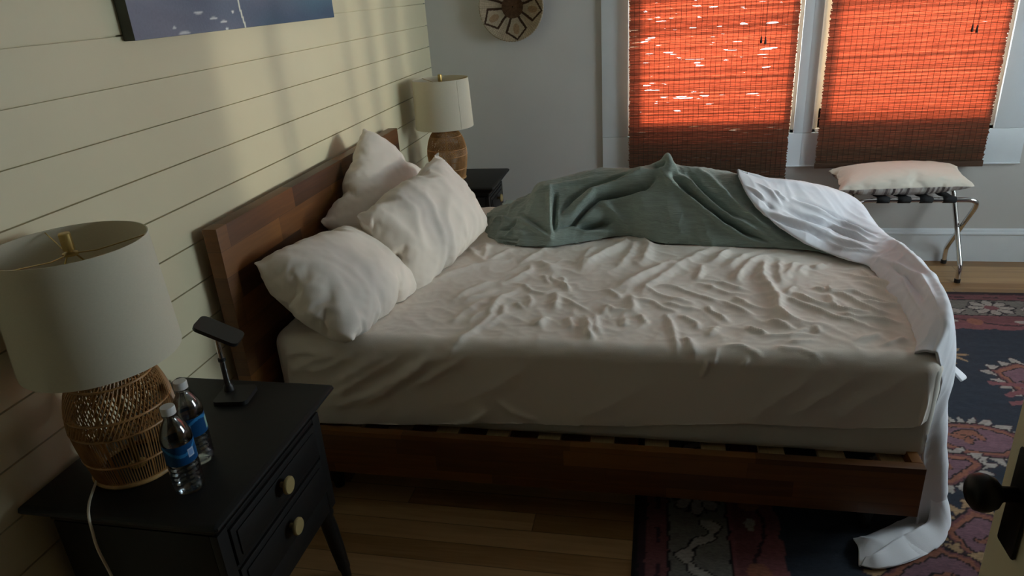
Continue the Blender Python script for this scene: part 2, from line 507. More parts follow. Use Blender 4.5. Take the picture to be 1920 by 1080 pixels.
def window(n, a, b, wall, left_w, right_w, shadow_bars=()):
    """casing, stops, sash and pane of one opening. wall: 'back' (along x) or 'right' (along y)."""
    def P(u, d, z):          # u along the wall, d = depth towards outside (0 at wall face)
        return (u, D + d, z) if wall == 'back' else (W_R + d, u, z)
    root = bpy.data.objects.new('window_%d' % n, None); COL.objects.link(root)
    root.location = P((a + b) / 2, 0, WINZ0); struct(root)
    def bx(mb, u0, u1, d0, d1, z0, z1, bev=0.0):
        p, q = P(u0, d0, z0), P(u1, d1, z1)
        mb.box([min(p[i], q[i]) for i in range(3)], [max(p[i], q[i]) for i in range(3)], bev)
    c = MB()
    bx(c, a - left_w, a, -0.02, 0.0, WINZ0, WINZ1 + 0.11, 0.002)
    bx(c, b, b + right_w, -0.02, 0.0, WINZ0, WINZ1 + 0.11, 0.002)
    bx(c, a, b, -0.02, 0.0, WINZ1, WINZ1 + 0.11, 0.002)
    c.build('casing', M['trim'], root, smooth=30)
    ap = MB()
    bx(ap, a - left_w, b + right_w, -0.02, 0.0, 0.575, WINZ0 - 0.001, 0.002)
    bx(ap, a - left_w, b + right_w, -0.026, 0.0, 0.570, 0.577, 0.001)
    ap.build('apron', M['trim'], root, smooth=30)
    j = MB()
    for u0, u1 in ((a, a + 0.018), (b - 0.018, b)):
        bx(j, u0, u1, 0.0, 0.055, WINZ0, WINZ1)
        s = 1 if u0 == a else -1
        e = u1 if u0 == a else u0
        bx(j, min(e, e + s * 0.014), max(e, e + s * 0.014), 0.02, 0.055, WINZ0, WINZ1)
    bx(j, a, b, 0.0, 0.055, WINZ0 - 0.001, WINZ0 + 0.016)
    bx(j, a, b, 0.0, 0.055, WINZ1 - 0.018, WINZ1)
    j.build('stop_molding', M['jamb'], root, smooth=0)
    s = MB()
    za = WINZ0 + 0.01; zm = 1.80; zb = WINZ1 - 0.01
    for u0, u1 in ((a + 0.002, a + 0.068), (b - 0.068, b - 0.002)):
        bx(s, u0, u1, 0.06, 0.10, za, zb)
    bx(s, a, b, 0.06, 0.10, za, za + 0.11)
    bx(s, a, b, 0.06, 0.10, zm - 0.02, zm + 0.02)
    bx(s, a, b, 0.06, 0.10, zb - 0.05, zb)
    for u0, u1 in shadow_bars:
        bx(s, u0, u1, 0.062, 0.098, za + 0.11, zb - 0.05)
    s.build('sash', M['jamb'], root, smooth=0)
    g = MB()
    bx(g, a + 0.066, b - 0.066, 0.078, 0.082, za + 0.105, zb - 0.045)
    g.build('pane', M['pane'], root, smooth=0)
    return root
window(1, WX[0][0], WX[0][1], 'back', 0.150, (WX[1][0] - WX[0][1]) / 2)
window(2, WX[1][0], WX[1][1], 'back', (WX[1][0] - WX[0][1]) / 2, 0.158)
window(3, RW[0][0], RW[0][1], 'right', 0.11, 0.11, ((2.455, 2.51), (2.90, 2.945), (3.08, 3.155), (3.26, 3.42)))  # upright bars added to this unseen sash to cast bands on the shiplap

# open door with dark knob at the right
door = bpy.data.objects.new('door_1', None); COL.objects.link(door); struct(door)
door.location = (1.873, 0.12, 0)
HB = 1.858
mb = MB().box((HB, 0.10, 0.008), (HB + 0.04, 0.952, 2.03), 0.003)
mb.build('door_panel', M['door'], door, smooth=30)
KY, KZ = 0.895, 0.925
rx = Matrix.Rotation(-PI / 2, 3, 'Y')
kn = MB()
kn.lathe([(0.0, 0.0), (0.011, 0.0), (0.011, 0.020), (0.014, 0.024), (0.022, 0.030), (0.0265, 0.040), (0.0275, 0.048), (0.025, 0.057), (0.017, 0.063), (0.0, 0.065)],
         (HB - 0.005, KY, KZ), 28, rx, False, False)
kn.build('door_knob', M['bronze'], door)
ro = MB().box((HB - 0.007, KY - 0.024, KZ - 0.095), (HB - 0.0005, KY + 0.024, KZ + 0.065), 0.004)
ro.build('escutcheon_plate', M['bronze'], door)

# ------------------------------------------------------------------ bed
bed = thing('bed', (1.1, 2.56, 0), 'dark reddish-brown block-wood bed with plain tall headboard against the shiplap wall', 'bed')
BY0, BY1 = 1.80, 3.335
MB().box((0.030, 1.772, 0.10), (0.078, 3.350, 1.008), 0.003).build('headboard', M['wood_y'], bed)
for y in (1.79, 3.28):
    MB().box((0.032, y, 0), (0.076, y + 0.06, 0.11)).build('leg', M['wood_y'], bed, smooth=0)
MB().box((0.079, BY0, 0.130), (2.110, BY0 + 0.03, 0.298), 0.002).build('side_rail', M['wood_x'], bed)
MB().box((0.079, BY1 - 0.03, 0.130), (2.110, BY1, 0.298), 0.002).build('side_rail', M['wood_x'], bed)
MB().box((2.080, BY0 + 0.031, 0.130), (2.110, BY1 - 0.031, 0.298), 0.002).build('foot_rail', M['wood_foot'], bed)
MB().box((0.079, BY0 + 0.031, 0.215), (2.079, BY0 + 0.055, 0.243)).build('slat_ledge', M['pine'], bed, smooth=0)
MB().box((0.079, BY1 - 0.055, 0.215), (2.079, BY1 - 0.031, 0.243)).build('slat_ledge', M['pine'], bed, smooth=0)
for i in range(12):
    x = 0.13 + i * 0.1715
    MB().box((x, BY0 + 0.031, 0.2435), (x + 0.075, BY1 - 0.031, 0.262), 0.002).build('slat', M['pine'], bed, smooth=0)
for x, y in ((2.0, BY0 + 0.09), (2.0, BY1 - 0.09), (1.1, 2.56), (0.25, BY0 + 0.09), (0.25, BY1 - 0.09)):
    MB().lathe([(0.018, 0.0105 if x > 1.5 else 0.0), (0.030, 0.13 if y != 2.56 else 0.243)], (x, y, 0.0), 20).build('leg', M['blackwood'], bed)

# ------------------------------------------------------------------ mattress and fitted sheet
MX0, MX1, MY0, MY1, MZ0, MZ1 = 0.100, 2.150, 1.875, 3.360, 0.268, 0.600
def rounded_drape(x0, x1, y0, y1, top, drop, r, rc, res, disp=None, hem=None):
    """a cloth laid over a box: flat on top, folded down past the edges; drop = length hanging down."""
    nx = int((x1 - x0 + 2 * drop) / res); ny = int((y1 - y0 + 2 * drop) / res)
    X, Y = np.meshgrid(np.linspace(x0 - drop, x1 + drop, nx), np.linspace(y0 - drop, y1 + drop, ny), indexing='ij')
    ix = np.clip(X, x0 + rc, x1 - rc); iy = np.clip(Y, y0 + rc, y1 - rc)
    dx, dy = X - ix, Y - iy
    dd = np.hypot(dx, dy); nd = np.where(dd > 1e-9, dd, 1)
    ux, uy = dx / nd, dy / nd
    e = dd - (rc - r)                       # beyond the start of the rounding
    on = e <= 0
    q = r * PI / 2
    a = np.clip(e, 0, q) / r
    L = np.maximum(e - q, 0)
    lim = drop if hem is None else hem(X, Y)
    L = np.minimum(L, np.maximum(lim, 0.0))
    rad = (rc - r) + r * np.sin(a)
    px = np.where(on, X, ix + ux * rad); py = np.where(on, Y, iy + uy * rad)
    pz = np.where(on, top, top - r + r * np.cos(a) - L)
    P = np.stack([px, py, pz], -1)
    n = np.stack([np.where(on, 0, ux * np.sin(a)), np.where(on, 0, uy * np.sin(a)), np.where(on, 1, np.cos(a))], -1)
    if disp is not None:
        P = P + n * disp(X, Y, L, on)[..., None]
    return P
def prune(mb):
    """drop collapsed faces (cloth gathered at the corners)."""
    V = np.array(mb.V); keep = []
    for f in mb.F:
        p = V[list(f)]
        if np.linalg.norm(np.cross(p[2] - p[0], p[3] - p[1])) > 2e-7:
            keep.append(f)
    mb.F = keep
    return mb

bm = bmesh.new(); bm.free()
mt = MB().box((MX0 + 0.006, MY0 + 0.006, MZ0 + 0.001), (MX1 - 0.006, MY1 - 0.006, MZ1 - 0.010), 0.045, 6)
mattress = mt.build('mattress', M['mattress'], None)
tag(mattress, 'thick off-white mattress on the wooden bed, its bare lower edge showing under the sheet', 'mattress')

CREASES=[(8,25,[(0.417,0.481),(0.48,0.571),(0.542,0.639),(0.604,0.675),(0.669,0.704)]),(8,25,[(0.79,0.702),(0.842,0.65),(0.875,0.588)]),(6,20,[(0.543,0.295),(0.577,0.373),(0.613,0.431),(0.658,0.48)]),(6,20,[(0.586,0.287),(0.632,0.354),(0.683,0.412)]),(6,20,[(0.597,0.121),(0.61,0.198),(0.635,0.269),(0.673,0.334)]),(6,20,[(0.652,0.134),(0.669,0.202),(0.704,0.274)]),(10,16,[(0.617,-0.033),(0.659,0.046),(0.698,0.119),(0.713,0.195),(0.709,0.274),(0.724,0.348),(0.769,0.416)]),(10,16,[(0.875,0.131),(0.908,0.208)]),(6,13,[(0.716,0.111),(0.753,0.207),(0.743,0.296)]),(6,13,[(0.473,0.851),(0.535,0.749),(0.576,0.687)]),(6,13,[(0.574,0.694),(0.556,0.808),(0.528,0.914)]),(6,13,[(0.585,0.695),(0.644,0.825),(0.665,0.856)]),(8,16,[(0.718,0.659),(0.76,0.756),(0.809,0.874)]),(8,16,[(0.77,0.674),(0.778,0.596),(0.751,0.533),(0.698,0.47)]),(8,16,[(0.971,0.655),(0.977,0.791),(0.997,0.894)]),(7,10,[(0.744,0.473),(0.789,0.452),(0.822,0.397),(0.868,0.388),(0.914,0.435)]),(7,10,[(0.812,0.375),(0.832,0.312),(0.832,0.261)]),(7,10,[(0.927,0.37),(0.982,0.311),(1.029,0.263)]),(7,10,[(0.942,0.425),(0.908,0.552)]),(7,10,[(0.832,0.561),(0.872,0.479)]),(7,10,[(0.857,0.55),(0.94,0.448),(0.954,0.404)]),(7,10,[(0.973,0.212),(0.996,0.122)]),(7,10,[(1.037,0.179),(1.053,0.092),(1.069,0.043)]),(7,10,[(0.784,0.309),(0.815,0.26)]),(11,19,[(0.91,0.402),(0.92,0.328),(0.92,0.267)]),(14,28,[(1.14,1.054),(1.125,0.927),(1.056,0.822),(0.994,0.695),(0.979,0.604)]),(14,28,[(1.177,1.054),(1.222,0.899),(1.21,0.77),(1.193,0.676)]),(14,28,[(1.323,0.72),(1.249,0.628),(1.18,0.528),(1.115,0.434)]),(10,22,[(1.17,0.959),(1.143,0.768),(1.115,0.661)]),(10,22,[(1.484,0.891),(1.418,0.79),(1.345,0.695),(1.277,0.568),(1.217,0.462),(1.202,0.375)]),(10,22,[(1.599,0.809),(1.545,0.715),(1.499,0.638)]),(10,22,[(1.533,0.849),(1.5,0.779),(1.454,0.686)]),(13,22,[(1.648,0.797),(1.592,0.691),(1.553,0.604),(1.529,0.533)]),(9,16,[(1.394,0.538),(1.409,0.598),(1.43,0.672)]),(9,16,[(1.172,0.394),(1.18,0.312),(1.182,0.254)]),(9,16,[(1.344,0.096),(1.357,0.065),(1.369,-0.004)]),(7,11,[(1.397,0.516),(1.446,0.484),(1.504,0.433),(1.568,0.426)]),(7,11,[(1.407,0.55),(1.49,0.52),(1.567,0.458)]),(7,11,[(1.251,0.464),(1.294,0.488),(1.345,0.457),(1.401,0.407),(1.479,0.36)]),(7,11,[(1.217,0.462),(1.26,0.41),(1.318,0.371),(1.378,0.344)]),(7,11,[(1.186,0.353),(1.236,0.346),(1.277,0.298),(1.317,0.272)]),(7,11,[(1.515,0.413),(1.556,0.345),(1.591,0.318)]),(7,11,[(1.084,0.433),(1.117,0.402),(1.132,0.36)]),(7,11,[(1.086,0.238),(1.094,0.297),(1.117,0.269),(1.165,0.272)]),(7,11,[(1.035,0.225),(1.052,0.126),(1.06,0.042)]),(7,11,[(1.058,0.236),(1.07,0.145),(1.09,0.086)]),(7,11,[(1.21,0.237),(1.228,0.174)]),(7,11,[(1.152,0.205),(1.163,0.152)]),(7,11,[(1.39,0.159),(1.377,0.202),(1.336,0.254)]),(7,11,[(1.42,0.161),(1.442,0.162),(1.41,0.109)]),(7,11,[(1.528,0.186),(1.564,0.146),(1.582,0.122)]),(7,11,[(1.603,0.226),(1.63,0.21),(1.65,0.177)]),(7,11,[(1.459,0.049),(1.508,0.045),(1.555,0.011)]),(7,11,[(1.285,0.339),(1.333,0.312),(1.396,0.296)]),(7,11,[(1.472,0.38),(1.515,0.323),(1.562,0.259)]),(9,11,[(1.422,0.337),(1.435,0.289),(1.463,0.253),(1.479,0.209)]),(9,11,[(1.293,0.242),(1.304,0.179),(1.314,0.086),(1.324,-0.0)]),(6,7,[(1.423,-0.022),(1.437,0.032)]),(6,7,[(1.391,-0.061),(1.407,-0.001)]),(6,7,[(1.508,-0.023),(1.518,0.008)]),(15,22,[(1.662,0.793),(1.629,0.592),(1.638,0.501),(1.654,0.407),(1.644,0.308),(1.665,0.245),(1.698,0.203),(1.783,0.184)]),(10,17,[(1.712,0.768),(1.689,0.63),(1.683,0.504)]),(10,17,[(1.766,0.744),(1.713,0.595),(1.698,0.549)]),(10,17,[(1.794,0.707),(1.743,0.597)]),(10,17,[(1.857,0.722),(1.814,0.671)]),(9,11,[(1.687,0.419),(1.707,0.472),(1.722,0.495)]),(9,11,[(1.667,0.418),(1.713,0.36),(1.757,0.315),(1.797,0.254),(1.845,0.231),(1.869,0.198)]),(9,11,[(1.71,0.441),(1.739,0.402),(1.766,0.364),(1.814,0.338)]),(9,11,[(1.816,0.426),(1.814,0.357),(1.832,0.32),(1.87,0.295),(1.912,0.288)]),(9,11,[(1.82,0.447),(1.855,0.428),(1.884,0.39),(1.908,0.334),(1.936,0.299),(1.971,0.283)]),(9,11,[(1.834,0.458),(1.898,0.451),(1.94,0.403),(1.986,0.367),(2.033,0.342)]),(9,11,[(1.823,0.5),(1.832,0.448)]),(9,11,[(1.779,0.476),(1.816,0.468)]),(9,11,[(1.91,0.372),(1.965,0.356),(2.011,0.34)]),(9,11,[(1.817,0.282),(1.867,0.25),(1.936,0.245),(1.978,0.223)]),(10,14,[(1.907,0.639),(1.938,0.594),(1.978,0.562),(2.015,0.509),(2.05,0.429),(2.077,0.372),(2.093,0.318)]),(10,14,[(1.973,0.677),(1.999,0.552),(2.034,0.479),(2.072,0.391)]),(10,14,[(1.936,0.549),(1.983,0.487),(2.012,0.397),(2.06,0.325)]),(10,14,[(2.009,0.322),(2.062,0.298),(2.08,0.255),(2.056,0.178),(2.005,0.096),(1.975,0.049)]),(10,14,[(2.046,0.085),(2.075,0.164),(2.108,0.257)]),(6,10,[(1.603,0.223),(1.623,0.207),(1.648,0.209),(1.653,0.166),(1.673,0.159)]),(6,10,[(1.531,0.166),(1.58,0.128)]),(6,10,[(1.561,0.11),(1.661,0.125),(1.729,0.122)]),(6,10,[(1.676,0.135),(1.703,0.17)]),(6,10,[(1.737,0.18),(1.732,0.139)]),(6,10,[(1.639,0.076),(1.717,0.09)]),(6,10,[(1.601,0.042),(1.661,0.039),(1.716,0.014)]),(6,10,[(2.021,0.105),(2.03,0.083),(2.027,0.054)]),(6,10,[(1.832,0.098),(1.912,0.152)]),(6,10,[(1.892,0.072),(1.973,0.132)]),(9,20,[(0.411,-0.026),(0.321,-0.075),(0.201,-0.15)]),(9,20,[(0.466,-0.026),(0.358,-0.091),(0.179,-0.209)]),(8,20,[(0.556,-0.026),(0.467,-0.097),(0.315,-0.189),(0.157,-0.238)]),(8,18,[(0.614,-0.026),(0.54,-0.047),(0.414,-0.15),(0.298,-0.223)]),(7,16,[(0.674,-0.026),(0.594,-0.073),(0.496,-0.145)]),(9,20,[(0.303,-0.026),(0.184,-0.087),(0.091,-0.098)]),(9,18,[(0.195,-0.026),(0.112,-0.026),(0.044,-0.044)]),(9,18,[(0.241,-0.026),(0.147,-0.059),(0.049,-0.115)]),(5,25,[(1.938,-0.026),(1.868,-0.091),(1.765,-0.187)]),(5,25,[(1.827,-0.026),(1.754,-0.08),(1.647,-0.177)]),(5,25,[(1.718,-0.026),(1.626,-0.105),(1.529,-0.204)]),(6,16,[(2.032,-0.073),(2.039,-0.151),(2.031,-0.187)]),(4,25,[(0.89,-0.034),(0.784,-0.116),(0.636,-0.204)]),(3,25,[(1.292,-0.051),(1.15,-0.152),(1.017,-0.239)]),(5,14,[(0.742,-0.217),(0.667,-0.263),(0.591,-0.289)]),(5,14,[(0.897,-0.247),(0.812,-0.213),(0.762,-0.176)])]
def crease_height(u, v):
    z = np.zeros_like(u)
    for A, w, line in CREASES:
        A *= 0.001; w *= 0.001
        L = np.array(line); seg = np.hypot(*(L[1:] - L[:-1]).T); tot = seg.sum(); acc = 0.0
        lo = L.min(0) - 4 * w; hi = L.max(0) + 4 * w
        m = (u > lo[0]) & (u < hi[0]) & (v > lo[1]) & (v < hi[1])
        if not m.any(): continue
        uu = u[m] + 0.006 * perlin(u[m] * 22, v[m] * 22, 40); vv = v[m] + 0.006 * perlin(u[m] * 22, v[m] * 22, 41)
        best = np.full(uu.shape, 1e9); tt = np.zeros(uu.shape)
        for i in range(len(L) - 1):
            d = L[i + 1] - L[i]
            t = np.clip(((uu - L[i, 0]) * d[0] + (vv - L[i, 1]) * d[1]) / max(d @ d, 1e-12), 0, 1)
            q = np.hypot(uu - L[i, 0] - t * d[0], vv - L[i, 1] - t * d[1])
            k = q < best
            best = np.where(k, q, best); tt = np.where(k, (acc + t * seg[i]) / tot, tt)
            acc += seg[i]
        tap = np.clip(np.sin(PI * np.clip(tt * 0.92 + 0.04, 0, 1)) * 1.5, 0, 1)
        z[m] += 1.3 * A * tap * (0.62 * np.exp(-(best / w) ** 2) + 0.38 * np.exp(-best / (0.5 * w)))
    return z

def sheet_disp(X, Y, L, on):
    u = X - MX0; v = Y - MY0                    # from the head, from the near edge
    a, b = u + 0.05 * perlin(u * 2.2, v * 2.2, 3), v + 0.05 * perlin(u * 2.2, v * 2.2, 4)
    cz = crease_height(u, v)
    z = np.zeros_like(u)
    x1, y1 = rot2(a, b, 62); z += 0.003 * ridged(x1 * 2.0, y1 * 9, 1, 2.2) * sstep(-0.1, 0.5, perlin(u * 2, v * 2, 15))
    x2, y2 = rot2(a, b, 15); z += 0.003 * ridged(x2 * 1.8, y2 * 9.0, 2, 2.4) * sstep(0.9, 1.5, u) * sstep(-0.1, 0.5, perlin(u * 2, v * 2, 16))
    z += 0.0035 * ridged(a * 9, b * 9, 6, 2.6) * sstep(0.25, 0.6, u)
    z += 0.0014 * ridged(a * 20, b * 20, 7, 2.0)
    z += 0.008 * perlin(u * 2.4, v * 2.4, 8)
    calm = sstep(-0.02, 0.10, v) * (1 - 0.5 * sstep(1.9, 2.0, u)) * sstep(-0.02, 0.06, u)
    top = z * (0.30 + 0.70 * calm) + 0.001 + cz
    # hanging side: slanting pull folds near the head, nearly smooth towards the foot
    s = -v
    xs, ys = rot2(u + 0.06 * perlin(u * 2, s * 2, 9), s, 128)
    pull = (0.75 * (1 - sstep(0.35, 0.95, u)) + 0.20 + 0.35 * sstep(1.5, 1.9, u))
    side = cz * 1.2 + 0.35 * pull * 0.011 * ridged(xs * 1.6, ys * 8.5, 10, 1.8) * sstep(0.0, 0.05, s) * (1 - 0.6 * sstep(0.22, 0.33, s))
    side += 0.0035 * perlin(u * 5, s * 5, 12) * sstep(0.0, 0.05, s)
    side += 0.004 * ridged(u * 9, s * 3, 13, 2.0) * sstep(0.22, 0.30, s) * (1 - sstep(1.1, 1.4, u))
    side += 0.004 * np.maximum(perlin(u * 11, s * 4, 14), 0) * (1 - sstep(0.02, 0.10, s))
    return np.where(v < 0, np.maximum(side, 0) + top * (1 - sstep(0, 0.05, s)) * 0.6, top) + 0.002

def sheet_hem(X, Y):
    u = np.clip((X - 0.27) / 1.84, 0, 1.05)
    z = 0.276 + (0.392 - 0.276) * u + 0.006 * np.sin(X * 9) * (0.3 + u)
    return (MZ1 - 0.045) - z
P = rounded_drape(MX0, MX1, MY0, MY1, MZ1, 0.36, 0.045, 0.07, 0.0066, sheet_disp, sheet_hem)
fs = prune(MB().grid(P)).build('fitted_sheet', M['sheet'], None, smooth=180, recalc=False)
tag(fs, 'rumpled white fitted sheet stretched over the mattress', 'bed sheet')

# ------------------------------------------------------------------ green quilt and white duvet
QNET=[[[0.578,3.022,0.608],[0.578,2.972,0.612],[0.585,2.962,0.637],[0.592,2.957,0.66],[0.599,2.96,0.677],[0.599,3.08,0.661],[0.599,3.3,0.62],[0.599,3.42,0.6],[0.599,3.47,0.42]],[[0.657,2.87,0.608],[0.657,2.82,0.612],[0.66,2.86,0.646],[0.662,2.915,0.677],[0.665,2.98,0.7],[0.665,3.1,0.678],[0.665,3.3,0.62],[0.665,3.42,0.6],[0.665,3.47,0.42]],[[0.765,2.804,0.608],[0.765,2.754,0.612],[0.767,2.815,0.662],[0.771,2.9,0.709],[0.774,3.0,0.744],[0.774,3.12,0.711],[0.774,3.3,0.64],[0.774,3.42,0.6],[0.774,3.47,0.42]],[[0.914,2.795,0.608],[0.914,2.745,0.612],[0.89,2.809,0.685],[0.862,2.903,0.754],[0.834,3.02,0.803],[0.834,3.14,0.756],[0.834,3.3,0.64],[0.834,3.42,0.6],[0.834,3.47,0.42]],[[1.042,2.85,0.608],[1.042,2.8,0.612],[1.015,2.852,0.693],[0.983,2.933,0.77],[0.951,3.04,0.826],[0.951,3.16,0.772],[0.951,3.3,0.64],[0.951,3.42,0.6],[0.951,3.47,0.42]],[[1.215,2.935,0.608],[1.215,2.885,0.612],[1.185,2.911,0.704],[1.15,2.966,0.791],[1.115,3.05,0.855],[1.115,3.17,0.794],[1.115,3.3,0.64],[1.115,3.42,0.6],[1.115,3.47,0.42]],[[1.333,2.863,0.608],[1.333,2.813,0.612],[1.316,2.856,0.706],[1.296,2.931,0.794],[1.276,3.035,0.859],[1.276,3.155,0.797],[1.276,3.3,0.64],[1.276,3.42,0.6],[1.276,3.47,0.42]],[[1.404,2.838,0.608],[1.404,2.788,0.612],[1.39,2.834,0.709],[1.373,2.916,0.799],[1.356,3.03,0.891],[1.356,3.15,0.821],[1.356,3.3,0.64],[1.356,3.42,0.6],[1.356,3.47,0.42]],[[1.446,2.833,0.608],[1.446,2.783,0.612],[1.431,2.825,0.712],[1.413,2.907,0.802],[1.393,3.025,0.926],[1.393,3.145,0.847],[1.393,3.3,0.64],[1.393,3.42,0.6],[1.393,3.47,0.42]],[[1.484,2.827,0.608],[1.484,2.777,0.612],[1.468,2.826,0.708],[1.449,2.91,0.797],[1.43,3.025,0.875],[1.43,3.145,0.809],[1.43,3.3,0.64],[1.43,3.42,0.6],[1.43,3.47,0.42]],[[1.56,2.816,0.608],[1.56,2.766,0.612],[1.54,2.817,0.708],[1.516,2.904,0.797],[1.491,3.02,0.868],[1.491,3.14,0.804],[1.491,3.3,0.64],[1.491,3.42,0.6],[1.491,3.47,0.42]],[[1.703,2.807,0.608],[1.703,2.757,0.612],[1.668,2.813,0.702],[1.626,2.903,0.787],[1.585,3.02,0.849],[1.585,3.14,0.79],[1.585,3.3,0.64],[1.585,3.42,0.6],[1.585,3.47,0.42]],[[1.841,2.792,0.608],[1.841,2.742,0.612],[1.796,2.812,0.69],[1.744,2.914,0.764],[1.692,3.04,0.817],[1.692,3.16,0.766],[1.692,3.3,0.64],[1.692,3.42,0.6],[1.692,3.47,0.42]],[[1.935,2.771,0.608],[1.935,2.721,0.612],[1.898,2.807,0.648],[1.855,2.918,0.682],[1.812,3.04,0.707],[1.812,3.16,0.683],[1.812,3.3,0.62],[1.812,3.42,0.6],[1.812,3.47,0.42]],[[2.019,2.715,0.608],[2.019,2.665,0.612],[1.999,2.75,0.615],[1.976,2.849,0.617],[1.954,2.95,0.619],[1.954,3.07,0.617],[1.954,3.3,0.62],[1.954,3.42,0.6],[1.954,3.47,0.42]]]
QFOLD=[(35,28,[[1.364,2.984,0.868],[1.279,2.997,0.847],[1.162,2.984,0.814],[1.08,2.952,0.779],[1.015,2.883,0.724],[0.977,2.838,0.692]]),(-34,10,[[1.269,3.003,0.848],[1.149,2.988,0.817],[1.047,2.966,0.793],[0.989,2.92,0.76],[0.95,2.857,0.716]]),(-62,12,[[1.341,2.964,0.838],[1.298,2.942,0.805],[1.2,2.948,0.779],[1.101,2.938,0.761],[1.052,2.892,0.724],[1.009,2.841,0.684],[0.932,2.802,0.673]]),(25,22,[[1.104,2.932,0.754],[1.158,2.914,0.715],[1.216,2.896,0.674],[1.261,2.87,0.648]]),(-64,17,[[1.163,2.89,0.668],[1.086,2.856,0.665],[1.025,2.833,0.67]]),(18,10,[[0.973,2.822,0.679],[1.055,2.828,0.648],[1.123,2.856,0.635],[1.246,2.878,0.636]]),(22,10,[[0.892,2.975,0.799],[0.906,2.85,0.719],[0.917,2.769,0.644]]),(-42,9,[[0.921,2.942,0.779],[0.923,2.851,0.717],[0.928,2.79,0.662]]),(15,9,[[0.758,2.867,0.689],[0.842,2.8,0.672],[0.921,2.759,0.631]]),(-17,7,[[0.774,2.879,0.701],[0.856,2.813,0.686],[0.913,2.778,0.654]]),(22,14,[[0.648,2.892,0.658],[0.681,2.905,0.681],[0.726,2.865,0.677]]),(-20,8,[[0.685,2.839,0.647],[0.732,2.833,0.662],[0.758,2.86,0.685]]),(16,10,[[0.713,2.787,0.625],[0.748,2.818,0.657],[0.808,2.776,0.645]]),(-22,7,[[0.684,2.805,0.623],[0.736,2.773,0.622],[0.78,2.769,0.632]]),(14,12,[[0.819,2.959,0.772],[0.955,2.987,0.807],[1.117,3.007,0.834]]),(26,13,[[1.367,2.988,0.874],[1.41,2.925,0.825],[1.482,2.885,0.779],[1.554,2.838,0.734],[1.613,2.801,0.687],[1.706,2.772,0.646],[1.785,2.752,0.622]]),(-46,12,[[1.412,2.953,0.858],[1.479,2.901,0.792],[1.551,2.848,0.745],[1.629,2.809,0.698],[1.701,2.78,0.659],[1.781,2.758,0.631]]),(21,12,[[1.396,3.003,0.915],[1.425,2.97,0.857],[1.49,2.937,0.825],[1.533,2.885,0.781],[1.63,2.826,0.719],[1.736,2.784,0.666],[1.833,2.746,0.618]]),(-32,12,[[1.477,2.975,0.853],[1.524,2.918,0.808],[1.587,2.865,0.761],[1.673,2.814,0.703]]),(18,15,[[1.497,3.008,0.866],[1.563,2.958,0.834],[1.641,2.88,0.769],[1.753,2.803,0.688],[1.862,2.743,0.62]]),(-36,16,[[1.329,3.015,0.871],[1.364,3.008,0.888],[1.379,3.001,0.899]])]
WNET=[[[1.688,2.991,0.84],[1.676,2.951,0.846],[1.675,2.966,0.861],[1.674,2.981,0.864],[1.673,2.996,0.855],[1.692,3.185,0.755],[1.67,3.3,0.66],[1.665,3.38,0.555],[1.66,3.46,0.45]],[[1.722,2.897,0.783],[1.71,2.857,0.789],[1.742,2.91,0.812],[1.775,2.968,0.821],[1.806,3.022,0.817],[1.848,3.225,0.727],[1.85,3.36,0.64],[1.84,3.42,0.53],[1.83,3.48,0.42]],[[1.8,2.832,0.713],[1.788,2.792,0.719],[1.839,2.884,0.761],[1.894,2.984,0.784],[1.943,3.077,0.788],[1.992,3.26,0.701],[2.0,3.38,0.61],[2.0,3.435,0.48],[2.0,3.49,0.35]],[[1.907,2.758,0.653],[1.895,2.718,0.659],[1.956,2.845,0.708],[2.021,2.984,0.737],[2.08,3.113,0.744],[2.12,3.265,0.671],[2.12,3.36,0.59],[2.13,3.4,0.445],[2.14,3.44,0.3]],[[1.988,2.719,0.622],[1.976,2.679,0.628],[2.045,2.819,0.664],[2.119,2.969,0.684],[2.186,3.109,0.686],[2.223,3.215,0.624],[2.22,3.27,0.55],[2.245,3.275,0.375],[2.27,3.28,0.2]],[[2.062,2.636,0.616],[2.05,2.596,0.622],[2.102,2.702,0.644],[2.157,2.815,0.653],[2.207,2.92,0.648],[2.254,2.98,0.584],[2.26,3.0,0.5],[2.285,3.0,0.31],[2.31,3.0,0.12]],[[2.133,2.596,0.602],[2.103,2.566,0.614],[2.146,2.635,0.637],[2.192,2.71,0.647],[2.233,2.78,0.643],[2.269,2.81,0.581],[2.265,2.8,0.5],[2.288,2.8,0.3],[2.31,2.8,0.1]],[[2.141,2.49,0.598],[2.111,2.46,0.61],[2.154,2.511,0.64],[2.2,2.567,0.655],[2.242,2.62,0.654],[2.276,2.64,0.577],[2.27,2.62,0.48],[2.285,2.61,0.28],[2.3,2.6,0.08]],[[2.141,2.356,0.596],[2.111,2.326,0.608],[2.154,2.342,0.643],[2.2,2.361,0.663],[2.242,2.38,0.664],[2.276,2.4,0.567],[2.27,2.38,0.45],[2.285,2.365,0.26],[2.3,2.35,0.07]],[[2.147,2.212,0.596],[2.117,2.182,0.608],[2.146,2.166,0.651],[2.177,2.151,0.676],[2.206,2.14,0.681],[2.243,2.16,0.56],[2.24,2.14,0.42],[2.25,2.135,0.235],[2.26,2.13,0.05]],[[2.125,2.04,0.6],[2.095,2.01,0.612],[2.12,2.002,0.643],[2.147,1.995,0.658],[2.172,1.99,0.657],[2.203,1.995,0.539],[2.195,1.96,0.4],[2.21,1.95,0.215],[2.225,1.94,0.03]],[[2.1,1.94,0.594],[2.07,1.91,0.606],[2.086,1.905,0.616],[2.103,1.9,0.616],[2.118,1.896,0.606],[2.143,1.91,0.503],[2.128,1.884,0.38],[2.146,1.878,0.2],[2.165,1.872,0.02]]]
